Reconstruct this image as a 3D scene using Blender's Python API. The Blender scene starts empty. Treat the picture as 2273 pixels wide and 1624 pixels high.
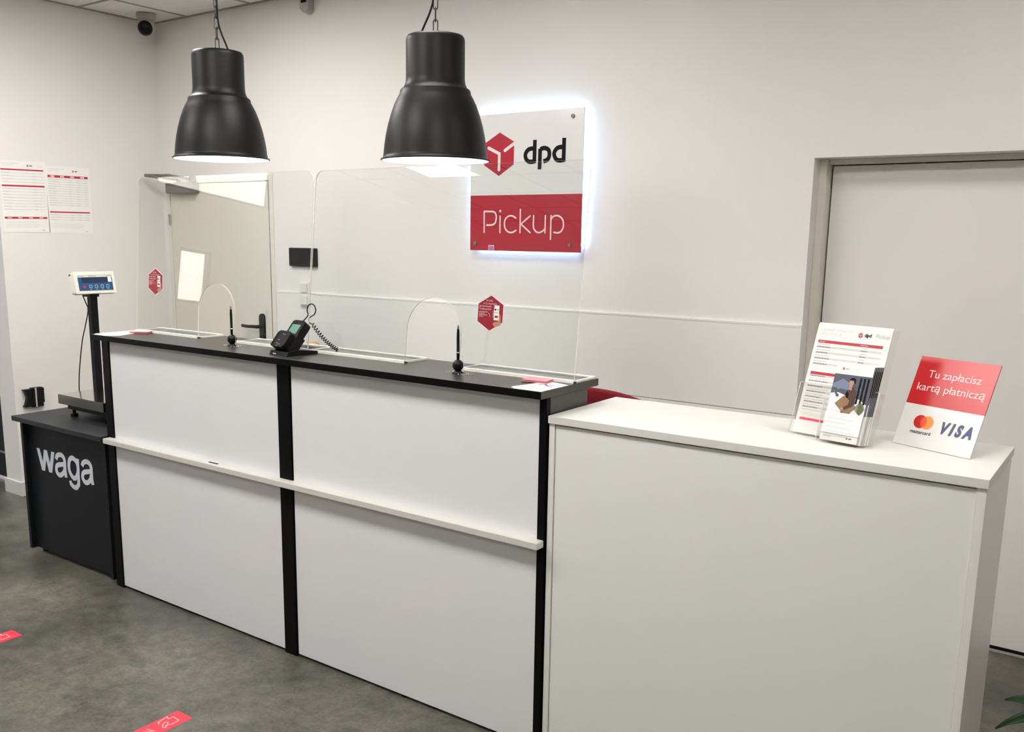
import bpy, bmesh, math, random
from mathutils import Vector, Matrix
random.seed(7)
scn = bpy.context.scene
COL = scn.collection
PI = math.pi

# ------------------------------------------------------------------ camera
cam_d = bpy.data.cameras.new('camera')
cam_d.sensor_fit = 'HORIZONTAL'; cam_d.sensor_width = 36.0
cam_d.lens = 2044.137 * 36.0 / 2273.0
cam_d.shift_x = (1136.5 - 1089.519) / 2273.0
cam_d.shift_y = (900.601 - 812.0) / 2273.0
cam_d.clip_start = 0.05; cam_d.clip_end = 100
cam = bpy.data.objects.new('camera', cam_d); COL.objects.link(cam)
yw, pt, rl = math.radians(35.81277743), math.radians(10.56673165), math.radians(-0.67839013)
fw = Vector((-math.sin(yw)*math.cos(pt), math.cos(yw)*math.cos(pt), -math.sin(pt)))
rt = Vector((math.cos(yw), math.sin(yw), 0)); dn = fw.cross(rt)
cx_ = math.cos(rl)*rt + math.sin(rl)*dn
cy_ = -math.sin(rl)*rt + math.cos(rl)*dn
mw = Matrix((cx_, -cy_, -fw)).transposed().to_4x4(); mw.translation = Vector((0, 0, 1.6))
cam.matrix_world = mw
scn.camera = cam

# ------------------------------------------------------------------ world, exposure
w = bpy.data.worlds.new('sky'); scn.world = w; w.use_nodes = True
wn = w.node_tree.nodes; wl = w.node_tree.links
bg = wn['Background']; sky = wn.new('ShaderNodeTexSky')
try:
    sky.sky_type = 'NISHITA'; sky.sun_elevation = math.radians(35); sky.sun_rotation = math.radians(120); sky.sun_disc = False
except Exception: pass
wl.new(sky.outputs[0], bg.inputs[0]); bg.inputs[1].default_value = 3.0
scn.view_settings.view_transform = 'Standard'
try: scn.view_settings.look = 'None'
except Exception: pass
scn.view_settings.gamma = 1.0; scn.view_settings.use_curve_mapping = False
scn.view_settings.exposure = 0.15
scn.cycles.max_bounces = 10; scn.cycles.diffuse_bounces = 5; scn.cycles.transparent_max_bounces = 24
scn.cycles.caustics_reflective = False; scn.cycles.caustics_refractive = False
PANEL_POWER = 33.0      # radiance of the ceiling LED panels
BULB_POWER = 15.0
HALO_POWER = 16.0

# ------------------------------------------------------------------ materials
def lin(c):
    c = c/255.0
    return c/12.92 if c <= 0.04045 else ((c+0.055)/1.055)**2.4
def mat(name, rgb, rough=0.5, spec=0.5, metal=0.0, noise=0.0, nscale=20.0, bump=0.0, bscale=200.0, srgb=False, coat=0.0, emis=0.0, emc=None):
    m = bpy.data.materials.new(name); m.use_nodes = True
    nt = m.node_tree; p = nt.nodes['Principled BSDF']
    if srgb: rgb = tuple(lin(c) for c in rgb)
    p.inputs['Base Color'].default_value = (*rgb, 1)
    p.inputs['Roughness'].default_value = rough
    p.inputs['Metallic'].default_value = metal
    p.inputs['Specular IOR Level'].default_value = spec
    if coat: p.inputs['Coat Weight'].default_value = coat; p.inputs['Coat Roughness'].default_value = 0.08
    if emis:
        p.inputs['Emission Color'].default_value = (*(emc or rgb), 1); p.inputs['Emission Strength'].default_value = emis
    tc = nt.nodes.new('ShaderNodeTexCoord')
    nz = nt.nodes.new('ShaderNodeTexNoise'); nz.inputs['Scale'].default_value = nscale; nz.inputs['Detail'].default_value = 6
    nt.links.new(tc.outputs['Object'], nz.inputs['Vector'])
    mx = nt.nodes.new('ShaderNodeMix'); mx.data_type = 'RGBA'; mx.blend_type = 'MULTIPLY'
    mx.inputs[0].default_value = max(noise, 0.02)
    mx.inputs[6].default_value = (*rgb, 1)
    rp = nt.nodes.new('ShaderNodeValToRGB'); rp.color_ramp.elements[0].position = 0.3; rp.color_ramp.elements[1].position = 0.7
    rp.color_ramp.elements[0].color = (0.5, 0.5, 0.5, 1)
    nt.links.new(nz.outputs['Fac'], rp.inputs[0]); nt.links.new(rp.outputs[0], mx.inputs[7])
    nt.links.new(mx.outputs[2], p.inputs['Base Color'])
    if bump:
        n2 = nt.nodes.new('ShaderNodeTexNoise'); n2.inputs['Scale'].default_value = bscale; n2.inputs['Detail'].default_value = 4
        nt.links.new(tc.outputs['Object'], n2.inputs['Vector'])
        b = nt.nodes.new('ShaderNodeBump'); b.inputs['Strength'].default_value = bump; b.inputs['Distance'].default_value = 0.002
        nt.links.new(n2.outputs['Fac'], b.inputs['Height']); nt.links.new(b.outputs[0], p.inputs['Normal'])
    return m
def emat(name, rgb, strength):
    m = bpy.data.materials.new(name); m.use_nodes = True; nt = m.node_tree; nt.nodes.clear()
    e = nt.nodes.new('ShaderNodeEmission'); e.inputs[0].default_value = (*rgb, 1); e.inputs[1].default_value = strength
    o = nt.nodes.new('ShaderNodeOutputMaterial'); nt.links.new(e.outputs[0], o.inputs[0]); return m
def clear(name, tint=(0.975, 0.985, 0.98), f0=0.045, rough=0.0):
    m = bpy.data.materials.new(name); m.use_nodes = True; nt = m.node_tree; nt.nodes.clear()
    N = nt.nodes.new; L = nt.links.new
    t = N('ShaderNodeBsdfTransparent'); t.inputs[0].default_value = (*tint, 1)
    g = N('ShaderNodeBsdfGlossy'); g.inputs['Roughness'].default_value = rough; g.inputs[0].default_value = (1, 1, 1, 1)
    lw = N('ShaderNodeLayerWeight'); lw.inputs[0].default_value = 0.5
    pw = N('ShaderNodeMath'); pw.operation = 'POWER'; pw.inputs[1].default_value = 5
    ma = N('ShaderNodeMath'); ma.operation = 'MULTIPLY_ADD'; ma.inputs[1].default_value = 1-f0; ma.inputs[2].default_value = f0
    mx = N('ShaderNodeMixShader'); o = N('ShaderNodeOutputMaterial')
    L(lw.outputs['Facing'], pw.inputs[0]); L(pw.outputs[0], ma.inputs[0]); L(ma.outputs[0], mx.inputs[0])
    L(t.outputs[0], mx.inputs[1]); L(g.outputs[0], mx.inputs[2]); L(mx.outputs[0], o.inputs[0])
    return m

WALL = mat('wall_paint', (0.82, 0.795, 0.765), 0.75, 0.3, noise=0.03, nscale=3, bump=0.25, bscale=350)
WPANEL = mat('gloss_wall_panel', (0.84, 0.825, 0.795), 0.22, 0.5, noise=0.02, nscale=4)
PANELEDGE = mat('panel_edge', (0.85, 0.84, 0.81), 0.4)
CEIL = mat('ceiling_tile', (0.88, 0.85, 0.82), 0.9, 0.2, noise=0.1, nscale=60, bump=0.6, bscale=180)
CGRID = mat('ceiling_grid', (0.34, 0.32, 0.30), 0.6)
DOORW = mat('door_paint', (0.74, 0.70, 0.62), 0.35, 0.5)
FRAMEW = mat('door_frame_paint', (0.76, 0.73, 0.66), 0.35, 0.5)
ALCW = mat('sliding_door_paint', (0.84, 0.81, 0.775), 0.6, 0.3, noise=0.03, nscale=2, bump=0.15, bscale=300)
BASEB = mat('baseboard_paint', (0.74, 0.72, 0.66), 0.45)
BLACK = mat('black_laminate', (0.003, 0.003, 0.003), 0.5, 0.1, bump=0.02, bscale=600)
SLAB = mat('black_worktop', (0.030, 0.0295, 0.023), 0.34, 0.55, bump=0.012, bscale=500)
ANTH = mat('anthracite_laminate', (0.008, 0.009, 0.011), 0.5, 0.2, bump=0.02, bscale=500)
DTOP = mat('anthracite_top', (0.018, 0.02, 0.021), 0.5, 0.3, bump=0.02, bscale=500)
WLAM = mat('white_gloss_panel', (0.83, 0.835, 0.845), 0.16, 0.5, noise=0.015, nscale=3)
WCAB = mat('white_cabinet', (0.84, 0.84, 0.81), 0.42, 0.4, noise=0.015, nscale=3, bump=0.12, bscale=500)
WTOP = mat('white_cabinet_top', (0.74, 0.725, 0.685), 0.38, 0.45)
WSIDE = mat('white_cabinet_side_tint', (0.84, 0.825, 0.795), 0.30, 0.4, noise=0.015, nscale=3)  # cabinet white tinted warmer for how light falls on the outer side
LEDGE = mat('cream_ledge', (0.68, 0.66, 0.61), 0.3, 0.5)
LAMPB = mat('black_lamp_paint', (0.0040, 0.0040, 0.0035), 0.45, 0.27, bump=0.01, bscale=400)
LAMPW = mat('lamp_inside_glow', (0.85, 0.85, 0.83), 0.5, emis=1.2, emc=(1, 1, 1))  # lining given emission of its own, as if lit by the bulb
CHAINM = mat('dark_steel', (0.05, 0.045, 0.04), 0.4, 0.5, metal=0.6)
BULB = emat('lit_bulb', (1.0, 0.97, 0.92), BULB_POWER)
LEDP = emat('led_panel', (1.0, 0.97, 0.935), PANEL_POWER)
LEDD = emat('led_panel_added_dim', (1.0, 0.97, 0.935), PANEL_POWER*0.50); LEDR = emat('led_panel_low', (1.0, 0.97, 0.935), PANEL_POWER*0.34); LEDM = emat('led_panel_added', (1.0, 0.97, 0.935), PANEL_POWER*0.95)
HALO = emat('sign_led_strip', (0.38, 0.64, 1.0), HALO_POWER)
CLEAR = clear('clear_acrylic')
HCLEAR = clear('clear_plastic', (0.975, 0.975, 0.97), 0.02, 0.12)
GLASS = clear('window_glass', (0.95, 0.97, 0.97), 0.05)
AEDGE = mat('acrylic_edge_light', (0.97, 0.96, 0.88), 0.25, 0.5)  # bright colour stands in for light gathered in the plate edges
HEDGE = mat('plastic_edge', (0.62, 0.62, 0.60), 0.25, 0.5)
PAPER = mat('paper', (0.86, 0.85, 0.82), 0.6, 0.2)
WHITE = mat('print_white', (0.85, 0.85, 0.85), 0.4)
RED = mat('print_red', (0.50, 0.012, 0.030), 0.35)
STRED = mat('sticker_red', (0.30, 0.010, 0.026), 0.4)
REDS = mat('sign_red', (0.45, 0.014, 0.035), 0.22, 0.5, coat=0.5)
REDB = mat('stand_red', (0.55, 0.011, 0.016), 0.28, 0.5)
SIGNW = mat('sign_white', (0.78, 0.775, 0.755), 0.2, 0.5, coat=0.5)
TAPE = mat('floor_tape_red', (0.85, 0.03, 0.055), 0.5)
PINKW = mat('sticker_border', (0.90, 0.70, 0.68), 0.4)
PINK = mat('pink_card', (0.80, 0.28, 0.33), 0.5)
PGREY = mat('print_grey', (0.42, 0.42, 0.42), 0.6)
PLGREY = mat('print_light_grey', (0.66, 0.66, 0.65), 0.6)
PDARK = mat('print_dark', (0.008, 0.008, 0.009), 0.5, 0.1)
BLK = mat('black_plastic', (0.004, 0.004, 0.004), 0.35, 0.25)
BLKM = mat('black_matt', (0.005, 0.005, 0.005), 0.6, 0.2)
STEEL = mat('brushed_steel', (0.55, 0.54, 0.51), 0.13, 0.5, metal=1.0)
CHROME = mat('chrome', (0.7, 0.7, 0.7), 0.12, 0.5, metal=1.0)
DCLOSE = mat('closer_grey', (0.21, 0.20, 0.19), 0.45, metal=0.3)
CREAMP = mat('cream_plastic', (0.72, 0.70, 0.60), 0.4)
BLUEP = mat('blue_keypad', (0.012, 0.075, 0.20), 0.3)
LCDB = mat('display_dark_blue', (0.02, 0.035, 0.07), 0.2)
LCDG = mat('display_green', (0.13, 0.26, 0.22), 0.25)
SWHITE = mat('white_plastic', (0.78, 0.76, 0.72), 0.35)
LGREY = mat('light_grey_plastic', (0.42, 0.40, 0.37), 0.5)
FABR = mat('red_fabric', (0.17, 0.006, 0.011), 0.8, 0.2, bump=0.4, bscale=300)
TANF = mat('tan_wood', (0.50, 0.25, 0.10), 0.5)
LEAF = mat('leaf_green', (0.035, 0.11, 0.03), 0.4, 0.5, noise=0.5, nscale=30)
POT = mat('grey_pot', (0.12, 0.12, 0.12), 0.6)
SOIL = mat('soil', (0.03, 0.02, 0.012), 0.9)
SUEDE = mat('coat_brown', (0.07, 0.03, 0.012), 0.6)
SKIN = mat('print_skin', (0.50, 0.25, 0.16), 0.6)
KRAFT = mat('print_cardboard', (0.26, 0.15, 0.07), 0.6)
SNOW = mat('print_snow', (0.75, 0.76, 0.80), 0.5)
TREE = mat('print_dark_trees', (0.07, 0.075, 0.11), 0.5)
BLUEH = mat('print_blue_hill', (0.16, 0.20, 0.30), 0.5)
BUSH = mat('print_bush', (0.10, 0.12, 0.04), 0.5)
ORANGE = mat('mark_orange', (0.90, 0.26, 0.02), 0.3)
MRED = mat('mark_red', (0.62, 0.012, 0.012), 0.3)
MMID = mat('mark_mid', (0.80, 0.07, 0.01), 0.3)
LETW = mat('lettering_white', (0.68, 0.71, 0.76), 0.4)
VBLUE = mat('mark_blue', (0.022, 0.035, 0.13), 0.3)
WBRICK = mat('outside_render', (0.55, 0.47, 0.40), 0.8, noise=0.2, nscale=2)

def concrete():
    m = bpy.data.materials.new('polished_concrete'); m.use_nodes = True; nt = m.node_tree; N = nt.nodes.new; L = nt.links.new
    p = nt.nodes['Principled BSDF']; tc = N('ShaderNodeTexCoord')
    a = N('ShaderNodeTexNoise'); a.inputs['Scale'].default_value = 2.2; a.inputs['Detail'].default_value = 8; a.inputs['Roughness'].default_value = 0.62; a.inputs['Distortion'].default_value = 0.4
    b = N('ShaderNodeTexNoise'); b.inputs['Scale'].default_value = 17; b.inputs['Detail'].default_value = 8; b.inputs['Roughness'].default_value = 0.7
    r1 = N('ShaderNodeValToRGB'); r1.color_ramp.elements[0].position = 0.30; r1.color_ramp.elements[1].position = 0.70
    r1.color_ramp.elements[0].color = (0.070, 0.067, 0.055, 1); r1.color_ramp.elements[1].color = (0.215, 0.205, 0.165, 1)
    r2 = N('ShaderNodeValToRGB'); r2.color_ramp.elements[0].position = 0.33; r2.color_ramp.elements[1].position = 0.66
    r2.color_ramp.elements[0].color = (0.52, 0.53, 0.54, 1); r2.color_ramp.elements[1].color = (1.12, 1.1, 1.06, 1)
    mx = N('ShaderNodeMix'); mx.data_type = 'RGBA'; mx.blend_type = 'MULTIPLY'; mx.inputs[0].default_value = 1
    for t in (a, b): L(tc.outputs['Object'], t.inputs['Vector'])
    c = N('ShaderNodeTexNoise'); c.inputs['Scale'].default_value = 75; c.inputs['Detail'].default_value = 6; c.inputs['Roughness'].default_value = 0.75
    L(tc.outputs['Object'], c.inputs['Vector']); r3 = N('ShaderNodeValToRGB'); r3.color_ramp.elements[0].position = 0.32; r3.color_ramp.elements[1].position = 0.62
    r3.color_ramp.elements[0].color = (0.62, 0.62, 0.62, 1); r3.color_ramp.elements[1].color = (1.04, 1.04, 1.04, 1)
    m3 = N('ShaderNodeMix'); m3.data_type = 'RGBA'; m3.blend_type = 'MULTIPLY'; m3.inputs[0].default_value = 1
    L(c.outputs[0], r3.inputs[0]); L(r3.outputs[0], m3.inputs[7])
    L(a.outputs[0], r1.inputs[0]); L(b.outputs[0], r2.inputs[0]); L(r1.outputs[0], mx.inputs[6]); L(r2.outputs[0], mx.inputs[7]); L(mx.outputs[2], m3.inputs[6]); L(m3.outputs[2], p.inputs['Base Color'])
    rr = N('ShaderNodeMapRange'); rr.inputs['To Min'].default_value = 0.28; rr.inputs['To Max'].default_value = 0.5
    L(b.outputs[0], rr.inputs[0]); L(rr.outputs[0], p.inputs['Roughness'])
    bp = N('ShaderNodeBump'); bp.inputs['Strength'].default_value = 0.15; bp.inputs['Distance'].default_value = 0.004
    L(b.outputs[0], bp.inputs['Height']); L(bp.outputs[0], p.inputs['Normal'])
    return m
FLOOR = concrete()

# ------------------------------------------------------------------ mesh builder
class MB:
    def __init__(s): s.v = []; s.f = []; s.mi = []; s.sm = []; s.mats = []
    def m(s, mt):
        if mt not in s.mats: s.mats.append(mt)
        return s.mats.index(mt)
    def add(s, vs, fs, mt, smooth=False, M=None):
        o = len(s.v)
        for v in vs:
            v = Vector(v)
            if M is not None: v = M @ v
            s.v.append(v)
        k = s.m(mt)
        for f in fs: s.f.append([i+o for i in f]); s.mi.append(k); s.sm.append(smooth)
        return s
    def box(s, x0, x1, y0, y1, z0, z1, mt, M=None):
        vs = [(x, y, z) for x in (x0, x1) for y in (y0, y1) for z in (z0, z1)]
        fs = [(0,1,3,2), (4,6,7,5), (0,4,5,1), (2,3,7,6), (0,2,6,4), (1,5,7,3)]
        return s.add(vs, fs, mt, False, M)
    def prism(s, pts, h0, h1, mt, M=None, side=None, smooth=False):
        """pts 2D (x,z) CCW seen from -y; extruded along y from h0 to h1"""
        n = len(pts)
        vs = [(p[0], h0, p[1]) for p in pts] + [(p[0], h1, p[1]) for p in pts]
        s.add(vs, [tuple(range(n)), tuple(range(2*n-1, n-1, -1))], mt, False, M)
        s.add(vs, [(i, i+n, (i+1) % n + n, (i+1) % n) for i in range(n)], side or mt, smooth, M)
        return s
    def lathe(s, prof, mt, seg=48, M=None, smooth=True):
        vs = []; fs = []
        n = len(prof)
        for j in range(seg):
            a = 2*PI*j/seg
            for r, z in prof: vs.append((r*math.cos(a), r*math.sin(a), z))
        for j in range(seg):
            k = (j+1) % seg
            for i in range(n-1): fs.append((j*n+i, k*n+i, k*n+i+1, j*n+i+1))
        return s.add(vs, fs, mt, smooth, M)
    def cyl(s, p0, p1, r, mt, seg=16, r1=None, M=None, cap=True):
        p0 = Vector(p0); p1 = Vector(p1); d = (p1-p0); q = d.to_track_quat('Z', 'Y').to_matrix()
        r1 = r if r1 is None else r1; vs = []
        for j in range(seg):
            a = 2*PI*j/seg; vs.append(p0 + q @ Vector((r*math.cos(a), r*math.sin(a), 0)))
        for j in range(seg):
            a = 2*PI*j/seg; vs.append(p1 + q @ Vector((r1*math.cos(a), r1*math.sin(a), 0)))
        s.add(vs, [(j, (j+1) % seg, (j+1) % seg+seg, j+seg) for j in range(seg)], mt, True, M)
        if cap: s.add(vs, [tuple(range(seg-1, -1, -1)), tuple(range(seg, 2*seg))], mt, False, M)
        return s
    def tube(s, pts, r, mt, seg=8, closed=False, M=None):
        pts = [Vector(p) for p in pts]; n = len(pts); vs = []; up = None
        for i, p in enumerate(pts):
            a = pts[(i-1) % n] if (closed or i > 0) else p
            b = pts[(i+1) % n] if (closed or i < n-1) else p
            t = (b-a).normalized()
            if up is None:
                up = Vector((0, 0, 1)) if abs(t.z) < 0.9 else Vector((1, 0, 0))
            sd = t.cross(up)
            if sd.length < 1e-6: sd = t.orthogonal()
            sd.normalize(); up = sd.cross(t).normalized()
            for j in range(seg):
                q = 2*PI*j/seg; vs.append(p + sd*r*math.cos(q) + up*r*math.sin(q))
        fs = []
        for i in range(n if closed else n-1):
            k = (i+1) % n
            for j in range(seg): fs.append((i*seg+j, i*seg+(j+1) % seg, k*seg+(j+1) % seg, k*seg+j))
        if not closed: fs += [tuple(range(seg-1, -1, -1)), tuple(range((n-1)*seg, n*seg))]
        return s.add(vs, fs, mt, True, M)
    def sphere(s, c, r, mt, seg=24, rings=16, sc=(1, 1, 1), M=None):
        prof = [(max(1e-5, r*math.sin(PI*i/rings)), -r*math.cos(PI*i/rings)) for i in range(rings+1)]
        T = Matrix.Translation(c) @ Matrix.Diagonal((*sc, 1))
        return s.lathe(prof, mt, seg, (M @ T) if M is not None else T)
    def build(s, name, parent=None, bevel=0.0, loc=None, seg=2, recalc=True):
        me = bpy.data.meshes.new(name)
        me.from_pydata([tuple(v) for v in s.v], [], s.f)
        for mt in s.mats: me.materials.append(mt)
        me.polygons.foreach_set('material_index', s.mi); me.polygons.foreach_set('use_smooth', s.sm)
        if recalc:
            bm = bmesh.new(); bm.from_mesh(me); bmesh.ops.recalc_face_normals(bm, faces=bm.faces); bm.to_mesh(me); bm.free()
        me.update()
        o = bpy.data.objects.new(name, me); COL.objects.link(o)
        if parent is not None: o.parent = parent
        if bevel:
            b = o.modifiers.new('bevel', 'BEVEL'); b.width = bevel; b.segments = seg; b.limit_method = 'ANGLE'; b.angle_limit = math.radians(40)
        return o

def spline(pts, n=6, closed=False):
    out = []; N = len(pts)
    P = [Vector(p) for p in pts]
    for i in range(N if closed else N-1):
        p0 = P[(i-1) % N] if (closed or i > 0) else P[i]
        p1 = P[i]; p2 = P[(i+1) % N]
        p3 = P[(i+2) % N] if (closed or i < N-2) else p2
        for k in range(n):
            t = k/n
            out.append(0.5*((2*p1)+(p2-p0)*t+(2*p0-5*p1+4*p2-p3)*t*t+(3*p1-p0-3*p2+p3)*t**3))
    if not closed: out.append(P[-1])
    return out

FONTCACHE = {}
def glyphs(text, bold=0.0, shear=0.0):
    key = (text, bold, shear)
    if key in FONTCACHE: return FONTCACHE[key]
    c = bpy.data.curves.new('t', 'FONT'); c.body = text; c.resolution_u = 4; c.offset = bold; c.shear = shear
    o = bpy.data.objects.new('t', c); COL.objects.link(o)
    dg = bpy.context.evaluated_depsgraph_get()
    me = bpy.data.meshes.new_from_object(o.evaluated_get(dg))
    vs = [(v.co.x, v.co.y) for v in me.vertices]; fs = [tuple(p.vertices) for p in me.polygons]
    bpy.data.objects.remove(o); bpy.data.curves.remove(c); bpy.data.meshes.remove(me)
    FONTCACHE[key] = (vs, fs); return vs, fs

class Print:
    """flat printing on a surface: origin O, axes U, V and normal N"""
    def __init__(s, mb, O, U, V, N): s.mb = mb; s.O = Vector(O); s.U = Vector(U); s.V = Vector(V); s.N = Vector(N)
    def P(s, u, v, h): return s.O + s.U*u + s.V*v + s.N*h
    def poly(s, pts, mt, h=0.0004):
        s.mb.add([s.P(u, v, h) for u, v in pts], [tuple(range(len(pts)))], mt)
    def rect(s, u0, v0, u1, v1, mt, h=0.0004): s.poly([(u0, v0), (u1, v0), (u1, v1), (u0, v1)], mt, h)
    def disc(s, u, v, r, mt, h=0.0004, n=32, sy=1.0): s.poly([(u+r*math.cos(2*PI*i/n), v+sy*r*math.sin(2*PI*i/n)) for i in range(n)], mt, h)
    def stroke(s, pts, w, mt, h=0.0006, smooth=False, closed=False, rnd=False, n=6):
        P = spline([(p[0], p[1], 0) for p in pts], n, closed) if smooth else [Vector((p[0], p[1], 0)) for p in pts]
        if closed and smooth is False and (P[0]-P[-1]).length < 1e-6: P = P[:-1]
        N = len(P); L = []; R = []
        for i, p in enumerate(P):
            a = P[(i-1) % N] if (closed or i > 0) else None
            b = P[(i+1) % N] if (closed or i < N-1) else None
            d1 = (p-a).normalized() if a is not None else (b-p).normalized()
            d2 = (b-p).normalized() if b is not None else d1
            n1 = Vector((-d1.y, d1.x, 0)); n2 = Vector((-d2.y, d2.x, 0)); nn = (n1+n2)
            if nn.length < 1e-6: nn = n1
            nn.normalize(); k = min(1.0/max(0.35, nn.dot(n1)), 2.2)
            L.append(p+nn*w/2*k); R.append(p-nn*w/2*k)
        vs = [s.P(v.x, v.y, h) for v in L] + [s.P(v.x, v.y, h) for v in R]
        fs = [((i+1) % N, i, i+N, (i+1) % N+N) for i in range(N if closed else N-1)]
        s.mb.add(vs, fs, mt)
        if rnd:
            for e in (P[0], P[-1]): s.disc(e.x, e.y, w/2, mt, h+0.000013, 16)
    def text(s, txt, u, v, size, mt, h=0.0006, bold=0.0, shear=0.0, align='L', sx=1.0):
        vs, fs = glyphs(txt, bold, shear)
        if not vs: return 0
        wd = max(p[0] for p in vs)*size*sx
        du = {'L': 0, 'C': -wd/2, 'R': -wd}[align]
        s.mb.add([s.P(u+du+x*size*sx, v+y*size, h) for x, y in vs], fs, mt)
        return wd
    def logo(s, u, v, k, word=True, h=0.0006, textm=None):
        """small hexagon mark with the dpd word; k = hexagon height, (u, v) = hexagon centre"""
        r = k/2
        s.poly([(u+r*0.9*math.cos(PI/2+i*PI/3), v+r*math.sin(PI/2+i*PI/3)) for i in range(6)], RED, h)
        s.stroke([(u+0.36*k, v+0.16*k), (u+0.12*k, v+0.03*k)], 0.08*k, PAPER, h+0.0002)
        s.stroke([(u-0.26*k, v+0.14*k), (u-0.01*k, v), (u-0.01*k, v-0.28*k)], 0.08*k, PAPER, h+0.0002)
        if word: s.text('dpd', u+0.75*k, v-0.18*k, 0.85*k, textm or PDARK, h, bold=0.03)

def tag(o, label=None, cat=None, group=None, kind=None):
    if label: o['label'] = label
    if cat: o['category'] = cat
    if group: o['group'] = group
    if kind: o['kind'] = kind
    return o
def thing(name, label, cat, loc=(0, 0, 0), rz=0.0, group=None):
    o = bpy.data.objects.new(name, None); COL.objects.link(o); o.empty_display_size = 0.1
    o.location = loc; o.rotation_euler = (0, 0, rz)
    return tag(o, label, cat, group)
def copy_tree(o, parent=None):
    c = o.copy(); COL.objects.link(c)
    if parent is not None: c.parent = parent
    for ch in list(o.children): copy_tree(ch, c)
    return c
def struct(o, label=None): o['kind'] = 'structure'; return tag(o, label) if label else o

# ================================================================== THE ROOM
YB = 3.81            # back wall
XL = -5.463          # left wall face
ZC = 2.91
b = MB(); b.box(-8.9, 3.0, -3.7, 4.4, -0.1, 0, FLOOR); struct(b.build('floor'), 'grey brown polished concrete floor')
# ceiling tiles with grid bars, and an unseen higher bay, raised for the window's reflection
b = MB(); b.box(-6.5, 3.0, -3.7, 4.4, ZC, ZC+0.08, CEIL)
gx = -5.112
k = -2
while gx + 0.6*k < 2.9:
    x = gx+0.6*k
    b.box(x-0.008, x+0.008, -3.55, YB-0.001, ZC-0.004, ZC+0.001, CGRID); k += 1
for k in range(12):
    y = 3.287-0.6*k
    if y > -3.5: b.box(-6.4, 2.78, y-0.008, y+0.008, ZC-0.004, ZC+0.001, CGRID)
b.box(-5.50, 2.79, YB-0.014, YB-0.001, ZC-0.006, ZC+0.001, CGRID)
b.box(XL+0.001, XL+0.014, 2.72, YB, ZC-0.006, ZC+0.001, CGRID)
b.box(-8.9, -6.5, -3.7, 4.4, 3.5, 3.58, CEIL); b.box(-6.52, -6.5, -3.7, 4.4, ZC, 3.5, WALL)
struct(b.build('ceiling'), 'suspended ceiling of pale square tiles')
# back wall with two openings (service door, wide sliding door)
AX0, AX1, AZ = -1.178, 0.55, 1.912
DX0, DX1, DZ = -5.415, -4.372, 1.935
b = MB()
b.box(-8.9, DX0, YB, YB+0.28, 0, 3.5, WALL); b.box(DX0, DX1, YB, YB+0.28, DZ, 3.5, WALL)
b.box(DX1, AX0, YB, YB+0.28, 0, 3.5, WALL); b.box(AX0, AX1, YB, YB+0.28, AZ, 3.5, WALL)
b.box(AX1, 3.0, YB, YB+0.28, 0, 3.5, WALL)
b.box(-5.5, 0.6, YB+0.28, YB+0.3, 0, 2.2, WALL)
struct(b.build('wall_back'), 'white back wall')
b = MB(); b.box(XL-0.178, XL, 2.72, YB+0.02, 0, ZC+0.02, WALL); struct(b.build('wall_left'), 'short white wall carrying the price lists')
b = MB(); b.box(2.8, 2.95, -3.7, 4.4, 0, 3.0, WALL); struct(b.build('wall_right'))
b = MB(); b.box(-8.9, 3.0, -3.7, -3.55, 0, 3.55, WALL); struct(b.build('wall_front'))
# shop window wall on the far left: wall with openings
b = MB(); X0, X1 = -8.62, -8.5
def win_wall(b, ops, y0, y1, z0, z1):
    ys = sorted(set([y0, y1]+[v for o in ops for v in o[:2]])); zs = sorted(set([z0, z1]+[v for o in ops for v in o[2:]]))
    for i in range(len(ys)-1):
        for j in range(len(zs)-1):
            cy, cz = (ys[i]+ys[i+1])/2, (zs[j]+zs[j+1])/2
            if not any(o[0] < cy < o[1] and o[2] < cz < o[3] for o in ops):
                b.box(X0, X1, ys[i], ys[i+1], zs[j], zs[j+1], WALL)
OPS = [(-2.38, -0.85, 2.60, 3.40), (-1.62, -1.20, 1.42, 2.00), (0.6, 2.2, 0.3, 2.3)]
win_wall(b, OPS, -3.7, 4.4, 0, 3.5); struct(b.build('wall_window'))
for i, (y0, y1, z0, z1) in enumerate(OPS):
    b = MB(); e = 0.03
    for q in ((y0, y0+e, z0, z1), (y1-e, y1, z0, z1), (y0, y1, z0, z0+e), (y0, y1, z1-e, z1)): b.box(-8.6, -8.52, *q, BLKM)
    o = struct(b.build('window_%d' % (i+1)))
    g = MB(); g.box(-8.565, -8.555, y0+e, y1-e, z0+e, z1-e, GLASS); g.build('glass', o)
# baseboard of the left wall and its end
b = MB(); b.box(XL, XL+0.012, 2.7201, YB-0.001, 0, 0.088, BASEB); b.box(XL-0.19, XL+0.012, 2.708, 2.72, 0, 0.088, BASEB)
struct(b.build('baseboard_left', bevel=0.002), 'cream baseboard round the wall end')
# laminate panel on the back wall, with its light top edge
b = MB()
b.box(DX1+0.02, AX0, YB-0.006, YB, 0.872, 1.238, WPANEL); b.box(DX1+0.02, AX0, YB-0.008, YB, 1.238, 1.247, PANELEDGE)
b.box(DX1+0.02, AX0, YB-0.003, YB, 0.867, 0.872, CGRID)
struct(b.build('trim_1'), 'pale glossy protective panel along the back wall')
b = MB(); b.box(DX1+0.02, AX0, YB-0.010, YB, 0.10, 0.867, PANELEDGE); struct(b.build('trim_2'), 'lower white wall panel')

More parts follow.
